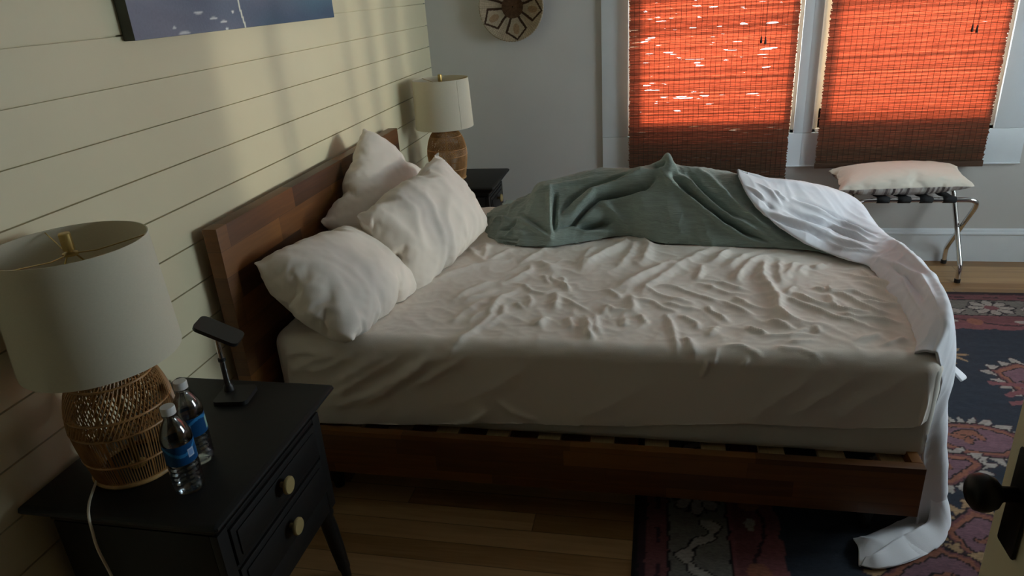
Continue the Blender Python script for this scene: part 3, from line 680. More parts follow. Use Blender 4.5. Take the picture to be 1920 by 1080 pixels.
WFOLD=[(18,12,[[1.776,2.811,0.736],[1.845,2.796,0.711],[1.948,2.78,0.678],[1.995,2.775,0.661],[2.103,2.678,0.64],[2.14,2.637,0.636]]),(16,11,[[1.884,2.902,0.755],[1.968,2.887,0.722],[2.076,2.86,0.67],[2.17,2.764,0.648]]),(14,9,[[1.815,2.925,0.79],[1.833,2.9,0.771],[1.862,2.888,0.755]]),(16,11,[[1.932,2.843,0.714],[2.028,2.832,0.673],[2.102,2.781,0.654],[2.141,2.717,0.645]]),(12,8,[[1.991,2.736,0.646],[2.037,2.672,0.634],[2.134,2.635,0.635]]),(14,13,[[2.136,2.595,0.631],[2.163,2.491,0.645],[2.197,2.311,0.666],[2.175,2.108,0.677],[2.158,1.984,0.664]]),(14,13,[[2.222,2.714,0.652],[2.223,2.469,0.665],[2.22,2.303,0.677]]),(10,8,[[1.702,2.897,0.817],[1.754,2.872,0.785],[1.779,2.838,0.754]]),(10,8,[[1.746,2.929,0.819],[1.798,2.905,0.787],[1.836,2.855,0.746]]),(9,7,[[2.174,2.453,0.65],[2.15,2.29,0.644],[2.135,2.068,0.65]]),(-24,11,[[1.853,2.842,0.735],[1.908,2.825,0.712],[2.025,2.827,0.672],[2.148,2.705,0.644]]),(-24,9,[[1.894,2.92,0.76],[1.978,2.909,0.727],[2.091,2.891,0.674],[2.179,2.813,0.65]]),(-16,9,[[1.781,2.796,0.723],[1.843,2.775,0.7],[1.949,2.758,0.667],[2.07,2.665,0.637]]),(-18,10,[[2.15,2.536,0.638],[2.17,2.376,0.651],[2.155,2.16,0.66]]),(-12,7,[[1.726,2.873,0.797],[1.763,2.855,0.771],[1.8,2.827,0.74]])]
def drape_surface(net, folds, nu, nv, fine, seed):
    P = catmull(catmull(np.array(net), nu, 0), nv, 1)
    n = grid_normals(P)
    if n[nu // 2, nv // 3, 2] < 0: n = -n
    d = np.zeros(P.shape[:2])
    for A, w, l in folds:
        A *= 0.001; w *= 0.001
        q, k = dist_poly(P, l, True)
        if A > 0: d += A * k * (0.75 * np.exp(-(q / w) ** 2) + 0.25 * np.exp(-q / (0.6 * w)))
        else: d += A * k * np.exp(-(q / w) ** 2)
    s, y, z = P[..., 0], P[..., 1], P[..., 2]
    a = s + 0.04 * perlin(s * 4, (y - z) * 4, seed); b = (y - z * 1.2) + 0.04 * perlin(s * 4, (y - z) * 4, seed + 1)
    x1, y1 = rot2(a, b, 40); d += fine * ridged(x1 * 2.2, y1 * 9, seed + 2, 2.2)
    x1, y1 = rot2(a, b, -35); d += fine * 0.8 * ridged(x1 * 3.0, y1 * 11, seed + 3, 2.2)
    d += fine * 0.5 * ridged(a * 16, b * 16, seed + 4, 2.2)
    return P, n, d

P, n, d = drape_surface(QNET, QFOLD, 330, 200, 0.005, 31)
t = np.linspace(0, 1, 200)[None, :]
edge = sstep(0.0, 0.14, t)
lump = sstep(0.95, 0.70, P[..., 0]) * sstep(2.0, 2.4, P[..., 1])
d = d * edge + 0.022 * lump * perlin(P[..., 0] * 13, (P[..., 1] - P[..., 2]) * 13, 44) * edge
P = P + n * d[..., None]
P[..., 2] = np.maximum(P[..., 2], np.where((P[..., 1] < 3.33), 0.612, 0.0))
quilt = mesh_from_grid('quilt', P, M['quilt'], thick=0.008)
tag(quilt, 'sage green quilt pushed into a heap on the far half of the bed', 'quilt')

P, n, d = drape_surface(WNET, WFOLD, 240, 150, 0.0035, 61)
t = np.linspace(0, 1, 150)[None, :]
d = d * sstep(0.0, 0.12, t)
s_ = np.linspace(0, 1, 240)[:, None]
d = d + 0.020 * np.sin(s_ * 46 + 3 * t) * sstep(0.62, 0.95, t) * sstep(0.3, 0.5, s_)
P = P + n * d[..., None]
duvet = mesh_from_grid('duvet', P, M['duvet'], thick=0.007)
tag(duvet, 'white duvet turned back over the green quilt and hanging off the foot of the bed', 'duvet')
# corner of the duvet trailing on the rug, and the small tip sticking out at the foot
C = [[(2.205, 2.00, 0.20), (2.205, 1.955, 0.20), (2.19, 1.925, 0.20), (2.165, 1.91, 0.20)],
     [(2.225, 2.00, 0.05), (2.252, 1.935, 0.045), (2.225, 1.875, 0.05), (2.175, 1.88, 0.07)],
     [(2.18, 1.96, 0.022), (2.20, 1.87, 0.030), (2.17, 1.80, 0.016), (2.13, 1.84, 0.055)],
     [(2.08, 1.89, 0.018), (2.09, 1.82, 0.045), (2.08, 1.735, 0.016), (2.07, 1.80, 0.05)],
     [(1.99, 1.83, 0.018), (1.995, 1.78, 0.042), (2.00, 1.70, 0.016), (2.0, 1.74, 0.045)],
     [(1.955, 1.82, 0.016), (1.955, 1.765, 0.030), (1.945, 1.705, 0.016), (1.965, 1.725, 0.035)]]
P = catmull(catmull(np.array(C), 60, 0), 36, 1)
nn = grid_normals(P); P = P + nn * (0.004 * ridged(P[..., 0] * 9, P[..., 1] * 12, 5, 2))[..., None]
P[..., 2] = np.maximum(P[..., 2], 0.012)
o = mesh_from_grid('trailing_corner', P, M['duvet'], duvet, thick=0.004)
C = [[(2.24, 2.30, 0.47), (2.25, 2.22, 0.47), (2.24, 2.15, 0.47)],
     [(2.275, 2.30, 0.41), (2.29, 2.22, 0.41), (2.27, 2.15, 0.42)],
     [(2.315, 2.27, 0.375), (2.335, 2.21, 0.368), (2.30, 2.15, 0.385)]]
P = catmull(catmull(np.array(C), 20, 0), 20, 1)
mesh_from_grid('corner_tip', P, M['duvet'], duvet, thick=0.006)
# ------------------------------------------------------------------ pillows (cloth inflated like a real pillow)
def inflate(w, h, nx, ny, seed, press, frames=28, soft=0.22):
    rng = np.random.default_rng(seed)
    V = []; F = []; idx = {}; UV = []
    for side in (1, -1):
        for j in range(ny + 1):
            for i in range(nx + 1):
                if side == -1 and (i in (0, nx) or j in (0, ny)):
                    idx[(side, i, j)] = idx[(1, i, j)]; continue
                u = i / nx * 2 - 1; v = j / ny * 2 - 1
                idx[(side, i, j)] = len(V); UV.append((u, v))
                e = rng.normal(size=3) * 0.0012
                V.append((u * w / 2 * math.sqrt(1 - soft * v * v) + e[0], v * h / 2 * math.sqrt(1 - soft * u * u) + e[1], side * 0.03 * (1 - u ** 4) * (1 - v ** 4) + e[2]))
    for side in (1, -1):
        for j in range(ny):
            for i in range(nx):
                f = [idx[(side, i, j)], idx[(side, i + 1, j)], idx[(side, i + 1, j + 1)], idx[(side, i, j + 1)]]
                F.append(f if side == 1 else f[::-1])
    me = bpy.data.meshes.new('pillow_cloth'); me.from_pydata(V, [], F)
    ob = bpy.data.objects.new('pillow_cloth', me); COL.objects.link(ob)
    md = ob.modifiers.new('cloth', 'CLOTH'); s = md.settings
    s.quality = 6; s.mass = 0.25
    s.tension_stiffness = 40; s.compression_stiffness = 40; s.shear_stiffness = 10; s.bending_stiffness = 0.15
    s.use_pressure = True; s.uniform_pressure_force = press
    s.effector_weights.gravity = 0; s.air_damping = 4
    md.collision_settings.use_collision = False
    for f in range(1, frames + 1):
        SC.frame_set(f)
    ev = ob.evaluated_get(bpy.context.evaluated_depsgraph_get()); m2 = ev.to_mesh()
    co = np.empty(len(m2.vertices) * 3); m2.vertices.foreach_get('co', co); co = co.reshape(-1, 3).copy()
    ev.to_mesh_clear()
    bpy.data.objects.remove(ob); bpy.data.meshes.remove(me)
    SC.frame_set(1)
    co -= (co.max(0) + co.min(0)) / 2
    ends = [idx[(1, nx, j)] for j in range(ny + 1)]
    return co, F, np.array(UV), ends

def unit(v):
    v = np.array(v, float); return v / np.linalg.norm(v)

def pose_pillow(name, label, group, w, h, seed, press, center, along, across, bend=None, thick=1.0, m=None, hem=0.0, post=None, subs=1, crease=0.008, soft=0.22, ears=0.04, taper=0.0):
    co, F, UV, ends = inflate(w, h, 46, 34, seed, press, soft=soft)
    ear = sstep(0.84, 1.0, np.abs(UV[:, 0])) * sstep(0.80, 1.0, np.abs(UV[:, 1])) * ears
    co[:, :2] *= 1 + ear[:, None]; co[:, 2] += ear * 0.25 * np.sin(seed + 2.2 * np.sign(UV[:, 0]) + 4 * np.sign(UV[:, 1]))
    co[:, 2] *= thick * (1 - taper * (co[:, 0] / w * 2) ** 2); co[:, 1] *= 1 - 0.6 * taper * (co[:, 0] / w * 2) ** 2
    if bend is not None:
        co = bend(co)
    e1 = unit(along); e2 = np.array(across, float); e2 = unit(e2 - e1 * (e2 @ e1)); e3 = np.cross(e1, e2)
    W = co[:, :1] * e1 + co[:, 1:2] * e2 + co[:, 2:3] * e3 + np.array(center)
    sg = np.clip(co[:, 2:3] / 0.03, -1, 1)
    pu, pv = co[:, 0] / w * 2, co[:, 1] / h * 2
    q1, q2 = rot2(co[:, 0] + 0.03 * perlin(co[:, 0] * 6, co[:, 1] * 6, seed), co[:, 1] + 0.03 * perlin(co[:, 0] * 6, co[:, 1] * 6, seed + 1), 35 + 17 * (seed % 5))
    cr_ = crease * (ridged(q1 * 3.0, q2 * 11, seed + 2, 2.4) + 0.5 * ridged(q1 * 9, q2 * 9, seed + 3, 2.4))
    rim = np.maximum(np.abs(pu), np.abs(pv))
    cr_ += crease * 0.9 * np.maximum(perlin(co[:, 0] * 26, co[:, 1] * 26, seed + 4), 0) * sstep(0.55, 0.85, rim)
    W = W + e3 * sg * (cr_ * (1 - sstep(0.93, 1.0, rim)))[:, None]
    if post is not None:
        W = post(W)
    mb = MB().add(W.tolist(), F)
    o = mb.build(name, m or M['pillow'], None, smooth=180)
    if subs:
        s = o.modifiers.new('smooth', 'SUBSURF'); s.levels = 1; s.render_levels = 1
    tag(o, label, 'pillow', group)
    if hem:
        a = W[ends]; inner = W[ends] * 0
        g = []
        for k, (r_, off) in enumerate(((0.0, 0.0), (0.5, 0.004), (1.0, -0.003))):
            wob = np.sin(np.linspace(0, 9, len(ends)))[:, None] * 0.006 * r_
            g.append(a + e1 * hem * r_ + e3 * (off + wob))
        hm = mesh_from_grid('pillowcase_hem', catmull(np.array(g), 9, 0), m or M['pillow'], o, thick=0.003)
    return o

def keep_above(zmin, xmin=0.083, x0=0.0):
    def f(W):
        W = W.copy()
        lo = W[:, 2] < zmin
        W[lo, 2] = zmin + (W[lo, 2] - zmin) * 0.04
        bk = W[:, 0] < xmin
        W[bk, 0] = xmin + (W[bk, 0] - xmin) * 0.04
        return W
    return f

PG = 'pillows heaped against the headboard'
pose_pillow('pillow', 'white pillow lying lowest, slumped on the near corner of the mattress', PG, 0.68, 0.52, 3, 6.0,
            (0.305, 2.085, 0.722), (0.05, 0.50, -0.06), (0.29, -0.06, -0.22), thick=0.92, hem=0.03, soft=0.28, post=keep_above(0.606))
pose_pillow('pillow', 'white pillow standing highest, its corner poking above the headboard', PG, 0.68, 0.52, 5, 5.0,
            (0.225, 2.69, 0.822), (0.03, 0.50, 0.31), (0.22, 0.14, -0.30), thick=0.62, post=keep_above(0.606))
pose_pillow('pillow', 'plump white pillow in front, leaning on the other two', PG, 0.70, 0.50, 9, 6.0,
            (0.462, 2.545, 0.776), (0.20, 0.70, 0.12), (0.20, 0.10, -0.27), thick=0.84, hem=0.03, soft=0.28, crease=0.012, post=keep_above(0.606))

# ------------------------------------------------------------------ nightstands
def rect_loops(x0, x1, y0, y1, prof):
    """stack of rectangular loops: prof = (z, inset)."""
    V = []; F = []
    for z, i in prof:
        c = 0.006
        pts = [(x0 + i + c, y0 + i), (x1 - i - c, y0 + i), (x1 - i, y0 + i + c), (x1 - i, y1 - i - c), (x1 - i - c, y1 - i), (x0 + i + c, y1 - i), (x0 + i, y1 - i - c), (x0 + i, y0 + i + c)]
        V += [(p[0], p[1], z) for p in pts]
    n = 8
    for k in range(len(prof) - 1):
        for j in range(n):
            F.append((k * n + j, k * n + (j + 1) % n, (k + 1) * n + (j + 1) % n, (k + 1) * n + j))
    F.append(tuple(range(n))[::-1]); F.append(tuple((len(prof) - 1) * n + j for j in range(n)))
    return V, F

NSZ = 0.650
def nightstand(y0, y1, label):
    yc = (y0 + y1) / 2
    r = thing('nightstand', (0.26, yc, 0), label, 'nightstand', 'black two-drawer nightstands beside the bed')
    m = MB(); m.add(*rect_loops(0.018, 0.502, y0, y1, [(0.585, 0.045), (0.596, 0.036), (0.606, 0.034), (0.612, 0.026), (0.624, 0.014), (0.632, 0.010), (0.634, 0.003), (0.639, 0.0), (0.644, 0.001), (0.648, 0.005), (NSZ, 0.011)]))
    m.build('top', M['blackwood'], r, smooth=30)
    bx0, bx1, by0, by1 = 0.055, 0.462, y0 + 0.042, y1 - 0.042
    b = MB().box((bx0, by0, 0.275), (bx1 - 0.02, by1, 0.5845), 0.002)
    for ya, yb in ((by0, by0 + 0.035), (by1 - 0.035, by1)):
        b.box((bx1 - 0.0195, ya, 0.275), (bx1, yb, 0.5845), 0.002)
    for za, zb in ((0.572, 0.5845), (0.4595, 0.4695), (0.275, 0.345)):
        b.box((bx1 - 0.0195, by0 + 0.0355, za), (bx1 - 0.001, by1 - 0.0355, zb), 0.001)
    b.build('body', M['blackwood'], r, smooth=30)
    for za, zb, zk in ((0.4715, 0.570, 0.532), (0.3470, 0.4575, 0.405)):
        d = MB().box((bx1 - 0.018, by0 + 0.038, za), (bx1 + 0.004, by1 - 0.038, zb), 0.003)
        d.box((bx1 + 0.0042, by0 + 0.055, za + 0.016), (bx1 + 0.008, by1 - 0.055, zb - 0.016), 0.0018)
        dr = d.build('drawer', M['blackwood'], r, smooth=30)
        rx = Matrix.Rotation(PI / 2, 3, 'Y')
        MB().lathe([(0.0, 0.0), (0.007, 0.0), (0.007, 0.012), (0.019, 0.015), (0.0225, 0.018), (0.0225, 0.023), (0.020, 0.026), (0.0, 0.0265)],
                   (bx1 + 0.008, yc, zk), 28, rx, False, False).build('knob', M['brass_knob'], dr)
    for x, sx in ((0.08, -1), (0.435, 1)):
        for y, sy in ((by0 + 0.028, -1), (by1 - 0.028, 1)):
            k = [(0.275, 0.025), (0.255, 0.026), (0.245, 0.021), (0.20, 0.0225), (0.12, 0.021), (0.055, 0.018), (0.04, 0.0185), (0.03, 0.015), (0.0, 0.013)]
            pts = [(x + sx * (0.275 - z) * 0.07, y + sy * (0.275 - z) * 0.09, z) for z, rr in k]
            MB().tube(pts, [rr for z, rr in k], 14).build('leg', M['blackwood'], r)
    return r
nightstand(0.965, 1.530, 'black nightstand with two gold-knobbed drawers beside the near side of the bed')
nightstand(3.530, 3.965, 'black nightstand half hidden behind the bed in the corner by the grey wall')

# ------------------------------------------------------------------ lamps
RP = catmull(np.array([(0.089, 0.004), (0.094, 0.03), (0.102, 0.075), (0.108, 0.125), (0.106, 0.170), (0.097, 0.210), (0.084, 0.240), (0.066, 0.265), (0.044, 0.280), (0.020, 0.286)]), 40)
def prof_r(z):
    return float(np.interp(z, RP[:, 1], RP[:, 0]))
def lamp(x, y, z, label, sa, cord=None):
    r = thing('table_lamp', (x, y, z), label, 'lamp', 'rattan table lamps on the nightstands')
    V = MB()
    zc = RP[:, 1]
    n = 112
    for k in range(n):
        a = 2 * PI * k / n
        zs = [q for q in np.linspace(0.006, 0.165, 13)]
        V.tube([(prof_r(q) * math.cos(a), prof_r(q) * math.sin(a), q) for q in zs], 0.00175, 4, caps=False)
    for sgn in (1, -1):
        for k in range(70):
            a0 = 2 * PI * k / 70
            pts = []
            for q in np.linspace(0.135, 0.284, 17):
                a = a0 + sgn * (q - 0.135) * 5.2
                rr = prof_r(q) + sgn * 0.0011
                pts.append((rr * math.cos(a), rr * math.sin(a), q))
            V.tube(pts, 0.00165, 4, caps=False)
    for k in range(8):
        a = 2 * PI * k / 8 + 0.3
        V.tube([((prof_r(q) - 0.003) * math.cos(a), (prof_r(q) - 0.003) * math.sin(a), q) for q in np.linspace(0.006, 0.283, 24)], 0.0028, 6, caps=False)
    V.V = [(p[0] + x, p[1] + y, p[2] + z) for p in V.V]
    base = V.build('woven_base', M['rattan'], r, recalc=False)
    def hoop(q, rr, th, name, m, par):
        MB().tube([(x + rr * math.cos(t), y + rr * math.sin(t), z + q) for t in np.linspace(0, 2 * PI, 48, endpoint=False)], th, 8, closed=True).build(name, m, par)
    hoop(0.006, 0.090, 0.0058, 'bottom_rim', M['rattan_rim'], r)
    for q in (0.062, 0.135, 0.172, 0.240):
        hoop(q, prof_r(q) + 0.0005, 0.0030, 'hoop', M['rattan'], base)
    MB().lathe([(0.020, 0.001), (0.020, 0.005), (0.0065, 0.008), (0.0065, 0.290), (0.016, 0.292), (0.016, 0.345), (0.010, 0.350), (0.0, 0.352)], (x, y, z), 20, None, True, False).build('stem', M['brass'], r)
    s = MB()
    rb, rt, zb, zt = 0.158, 0.149, 0.288, 0.542
    s.lathe([(rb - 0.002, zb), (rb, zb), (rb, zb + 0.004), (rt, zt - 0.004), (rt, zt), (rt - 0.002, zt), (rt - 0.002, zt - 0.004), (rb - 0.002, zb + 0.004), (rb - 0.002, zb)], (x, y, z), 72, None, False, False)
    sh = s.build('lamp_shade', M['shade'], r, smooth=50)
    MB().tube([(x + (rb + 0.0004) * math.cos(sa), y + (rb + 0.0004) * math.sin(sa), z + zb + 0.004), (x + (rt + 0.0004) * math.cos(sa), y + (rt + 0.0004) * math.sin(sa), z + zt - 0.004)], 0.0011, 6).build('seam', M['shade'], sh)
    h = MB()
    zr = zt - 0.022
    for k in range(3):
        a = 2 * PI * k / 3 + 0.5
        h.tube([(x + 0.006 * math.cos(a), y + 0.006 * math.sin(a), z + zr), (x + 0.05 * math.cos(a), y + 0.05 * math.sin(a), z + zr), (x + (rt - 0.003) * math.cos(a), y + (rt - 0.003) * math.sin(a), z + zt - 0.004)], 0.0014, 6)
    for sg in (1, -1):
        h.tube([(x, y + sg * 0.012, z + 0.293), (x, y + sg * 0.05, z + 0.33), (x, y + sg * 0.058, z + 0.40), (x, y + sg * 0.04, z + 0.48), (x, y + sg * 0.008, z + zr)], 0.0018, 6)
    h.build('harp', M['brass'], r)
    f = MB().lathe([(0.0, zr - 0.003), (0.015, zr - 0.003), (0.015, zr + 0.002), (0.006, zr + 0.004), (0.006, zr + 0.006), (0.0115, zr + 0.008), (0.0115, zr + 0.042), (0.010, zr + 0.044), (0.0, zr + 0.044)], (x, y, z), 12, None, False, False)
    f.build('finial', M['brass'], r, smooth=30)
    if cord is not None:
        MB().tube(catmull(np.array(cord), 60), 0.0030, 8).build('power_cord', M['cord'], r)
    return r
lamp(0.192, 1.140, NSZ, 'rattan table lamp with big white drum shade on the near nightstand beside the bottles', -2.30,
     [(0.185, 1.130, 0.945), (0.178, 1.100, 0.80), (0.166, 1.082, 0.70), (0.150, 1.062, 0.664), (0.158, 1.035, 0.6545), (0.180, 0.998, 0.6545), (0.205, 0.966, 0.6515), (0.213, 0.955, 0.625), (0.212, 0.953, 0.57), (0.222, 0.954, 0.48), (0.235, 0.95, 0.30), (0.22, 0.955, 0.10), (0.16, 0.95, 0.006), (0.05, 0.93, 0.006)])
lamp(0.205, 3.735, NSZ, 'rattan table lamp with white drum shade on the far nightstand by the grey wall', -0.68)

# ------------------------------------------------------------------ bottles
def color_grid_obj(name, P, C, m, parent=None, closed=False):
    mb = MB().grid(P, cv=closed)
    o = mb.build(name, m, parent, smooth=60, recalc=False)
    ca = o.data.color_attributes.new('Col', 'FLOAT_COLOR', 'POINT')
    c = np.concatenate([C.reshape(-1, 3), np.ones((C.reshape(-1, 3).shape[0], 1))], 1)
    ca.data.foreach_set('color', c.astype(np.float32).ravel())
    return o
M['label'] = attr_mat('bottle_label', 'Col', 0.4)
def bottle(x, y, z, label, turn):
    r = thing('water_bottle', (x, y, z), label, 'bottle', 'clear plastic water bottles on the near nightstand')
    p = [(0.0, 0.004), (0.018, 0.002), (0.026, 0.0), (0.030, 0.004), (0.0318, 0.012)]
    for k in range(5):
        q = 0.018 + k * 0.0115
        p += [(0.0322, q), (0.0303, q + 0.0045), (0.0303, q + 0.006), (0.0322, q + 0.0105)]
    p += [(0.0312, 0.078), (0.0312, 0.122), (0.0325, 0.126), (0.0325, 0.132), (0.0305, 0.144), (0.0265, 0.156), (0.0205, 0.168), (0.0142, 0.178), (0.0125, 0.183), (0.0125, 0.186), (0.0150, 0.1865), (0.0150, 0.189), (0.0122, 0.1895), (0.0122, 0.202)]
    MB().lathe(p, (x, y, z), 36, None, False, False).build('bottle_body', M['bottle'], r, smooth=60)
    w = [(max(a - 0.0015, 0.0), b + 0.0012) for a, b in p if b < 0.165]
    MB().lathe(w + [(0.0, w[-1][1])], (x, y, z), 36, None, False, False).build('water', M['water'], r, smooth=60)
    cp = [(0.0128, 0.1905), (0.0148, 0.1905), (0.0148, 0.205), (0.0138, 0.2075), (0.0, 0.2075)]
    MB().lathe(cp, (x, y, z), 40, None, False, False).build('cap', M['cap'], r, smooth=30)
    nt, nz = 120, 30
    T, Z = np.meshgrid(np.linspace(0, 2 * PI, nt, endpoint=False), np.linspace(0.077, 0.124, nz), indexing='ij')
    P = np.stack([x + 0.03185 * np.cos(T), y + 0.03185 * np.sin(T), z + Z], -1)
    u = ((T - turn) % (2 * PI)); v = (Z - 0.077) / 0.047
    C = np.zeros(P.shape); C[:] = (0.008, 0.060, 0.17)
    wave = v + 0.22 * np.sin(u * 2 + 0.6)
    C[(wave > 0.62) & (wave < 0.78)] = (0.03, 0.20, 0.46)
    C[(u > 2.55) & (u < 3.1) & (np.abs(v - 0.45) < 0.34)] = (0.30, 0.48, 0.42)
    sq = (np.abs(u - 1.1) < 0.24) & (np.abs(v - 0.50) < 0.22)
    C[sq] = (0.42, 0.52, 0.66)
    C[(np.abs(u - 1.1) < 0.17) & (np.abs(v - 0.50) < 0.15)] = (0.20, 0.34, 0.60)
    C[(u > 4.0) & (u < 5.2) & (np.abs(v - 0.5) < 0.30)] = (0.50, 0.30, 0.20)
    P2 = P.transpose(1, 0, 2); C2 = C.transpose(1, 0, 2)
    color_grid_obj('bottle_label', P2, C2, M['label'], r, closed=True)
    return r
bottle(0.369, 1.078, NSZ, 'clear water bottle standing in front, its blue label facing the room', -1.25)
bottle(0.330, 1.176, NSZ, 'clear water bottle half hidden behind another bottle next to the lamp', -2.3)

# ------------------------------------------------------------------ phone stand
st = thing('phone_stand', (0.262, 1.437, NSZ), 'small black phone stand with silver post on the near nightstand', 'phone stand')
def rounded_plate(L, Wd, t, rad):
    pts = []
    for cx, cy, a0 in ((L / 2 - rad, Wd / 2 - rad, 0), (-L / 2 + rad, Wd / 2 - rad, 90), (-L / 2 + rad, -Wd / 2 + rad, 180), (L / 2 - rad, -Wd / 2 + rad, 270)):
        for k in range(6):
            a = math.radians(a0 + k * 18)
            pts.append((cx + rad * math.cos(a), cy + rad * math.sin(a)))
    return MB().prism(pts, 2, -t / 2, t / 2)
def placed(mb, mtx, name, m, parent, smooth=30):
    mb.V = [(mtx @ Vector(v))[:] for v in mb.V]
    return mb.build(name, m, parent, smooth=smooth)
placed(rounded_plate(0.092, 0.088, 0.012, 0.014), Matrix.Translation((0.262, 1.437, NSZ + 0.0062)) @ Matrix.Rotation(math.radians(8), 4, 'Z'), 'base', M['black_plastic'], st)
PX, PY = 0.236, 1.452
MB().lathe([(0.014, 0.0), (0.013, 0.012), (0.009, 0.020)], (PX, PY, NSZ + 0.0125), 20).build('pole_socket', M['black_plastic'], st)
MB().lathe([(0.0080, 0.0), (0.0080, 0.075), (0.0068, 0.076), (0.0068, 0.150)], (PX, PY, NSZ + 0.033), 20).build('pole', M['chrome'], st)
MB().lathe([(0.0082, 0.0), (0.0098, 0.001), (0.0098, 0.010), (0.0082, 0.011)], (PX, PY, NSZ + 0.100), 20).build('collar', M['black_plastic'], st)
placed(rounded_plate(0.118, 0.074, 0.010, 0.016), Matrix.Translation((PX + 0.012, PY, NSZ + 0.189)) @ Matrix.Rotation(math.radians(12), 4, 'Z') @ Matrix.Rotation(math.radians(30), 4, 'Y'), 'cradle', M['black_plastic'], st)

# ------------------------------------------------------------------ painting (blue abstract canvas)
M['paint'] = attr_mat('blue_canvas_paint', 'Col', 0.5, bump=0.15, bscale=180, var=0.05)
pt = thing('painting', (0.018, 2.30, 1.55), 'wide blue abstract canvas hanging on the shiplap wall above the bed', 'painting')
M['canvas'] = mat('canvas_edge', (0.10, 0.105, 0.085), 0.8, var=0.1)
MB().box((0.001, 1.690, 1.545), (0.034, 2.908, 2.30), 0.002).build('canvas_frame', M['canvas'], pt)
ny, nz = 300, 190
Yg, Zg = np.meshgrid(np.linspace(1.6905, 2.9075, ny), np.linspace(1.5455, 2.2995, nz), indexing='ij')
a = (Yg - 1.69) / 1.218; b = (Zg - 1.545) / 0.755
base = np.zeros((ny, nz, 3))
c1, c2, c3 = np.array((0.16, 0.165, 0.205)), np.array((0.035, 0.060, 0.100)), np.array((0.065, 0.115, 0.150))
mix = np.clip(a * 1.15 + 0.35 * perlin(a * 3, b * 5, 2), 0, 1)[..., None]
base = c1 * (1 - mix) + c2 * mix
k = np.clip(perlin(a * 4 + b, b * 8, 5) * 1.2 + 0.2, 0, 1)[..., None] * sstep(0.3, 0.6, a)[..., None]
base = base * (1 - 0.6 * k) + c3 * 0.6 * k
band = np.clip(perlin(a * 2 - b * 2, (a + b * 3) * 3, 9), 0, 1)[..., None] * (1 - mix)
base = base * (1 - 0.4 * band) + np.array((0.085, 0.075, 0.105)) * 0.4 * band
ln = np.abs(Yg - (2.222 - 0.10 * b + 0.006 * perlin(b * 9, b * 0, 4)))
base[ln < 0.0045] = (0.50, 0.46, 0.40)
for yy, zz, ry, rz in ((2.055, 1.582, 0.020, 0.0035), (1.985, 1.600, 0.024, 0.003), (2.105, 1.570, 0.018, 0.0035), (2.115, 1.548, 0.008, 0.005), (2.165, 1.596, 0.007, 0.004), (1.86, 1.566, 0.008, 0.004), (1.90, 1.551, 0.03, 0.003), (2.30, 1.75, 0.02, 0.003), (1.95, 1.85, 0.02, 0.003), (2.6, 1.9, 0.02, 0.003)):
    q = ((Yg - yy) / ry) ** 2 + ((Zg - zz) / rz) ** 2
    w = np.clip(1.3 - q, 0, 1)[..., None]
    base = base * (1 - w) + np.array((0.62, 0.60, 0.58)) * w
base = np.clip(base * 1.7 + 0.01, 0, 0.8)
P = np.stack([np.full_like(Yg, 0.0345), Yg, Zg], -1)
color_grid_obj('painted_face', P, base, M['paint'], pt)

# ------------------------------------------------------------------ woven wall basket
M['basket'] = attr_mat('woven_grass', 'Col', 0.85, bump=0.5, bscale=260, var=0.12, vscale=90)
BX, BZ, BR = 0.520, 1.513, 0.183
nr, na = 70, 360
Rr, A = np.meshgrid(np.linspace(0.0, 1.0, nr), np.linspace(0, 2 * PI, na, endpoint=False), indexing='ij')
rad = Rr * BR * (1 + 0.006 * sstep(0.9, 1, Rr) * np.sign(np.sin(A * 70)))
dep = 0.050 * (1 - Rr ** 2.2) + 0.0016 * np.abs(np.sin(Rr * PI * 19)) + 0.0010 * np.sin(A * 90) * sstep(0.1, 0.3, Rr)
P = np.stack([BX + rad * np.cos(A), D - 0.058 + dep, BZ + rad * np.sin(A)], -1)
straw = np.array((0.40, 0.325, 0.225)); tan = np.array((0.30, 0.20, 0.115)); dk = np.array((0.050, 0.026, 0.014)); mid = np.array((0.085, 0.045, 0.022))
C = np.zeros(P.shape); C[:] = straw
C[:] = straw * (0.86 + 0.18 * (np.sin(A * 90) > 0))[..., None]
for k in range(5):
    a0 = -PI / 2 + 0.16 + k * 2 * PI / 5
    th = (A - a0 + PI) % (2 * PI) - PI
    lx = Rr * np.cos(th); ly = Rr * np.sin(th)
    # petal outline: widens to 0.72 then closes to a point at 0.97
    half = np.where(lx < 0.70, 0.10 + 0.24 * np.clip((lx - 0.22) / 0.48, 0, 1), 0.34 * np.clip((0.985 - lx) / 0.285, 0, 1))
    e = np.abs(ly) - half
    inside = (lx > 0.2) & (e < 0.02) & (lx < 0.99)
    C[inside & (e > -0.065)] = dk
    C[inside & (e <= -0.065)] = straw * 0.95
    cen = ((lx - 0.66) / 0.16) ** 2 + (ly / 0.10) ** 2 < 1
    C[inside & cen] = tan
C[Rr < 0.335] = mid
C[(Rr < 0.335) & (np.sin(A * 40) > 0.4)] = mid * 1.5
C[Rr < 0.02] = dk * 0.3
bk = color_grid_obj('wall_basket', P, C, M['basket'], None, closed=True)
s = bk.modifiers.new('thickness', 'SOLIDIFY'); s.thickness = 0.007; s.offset = 0
tag(bk, 'round woven basket with dark petal pattern hanging on the grey wall', 'basket')

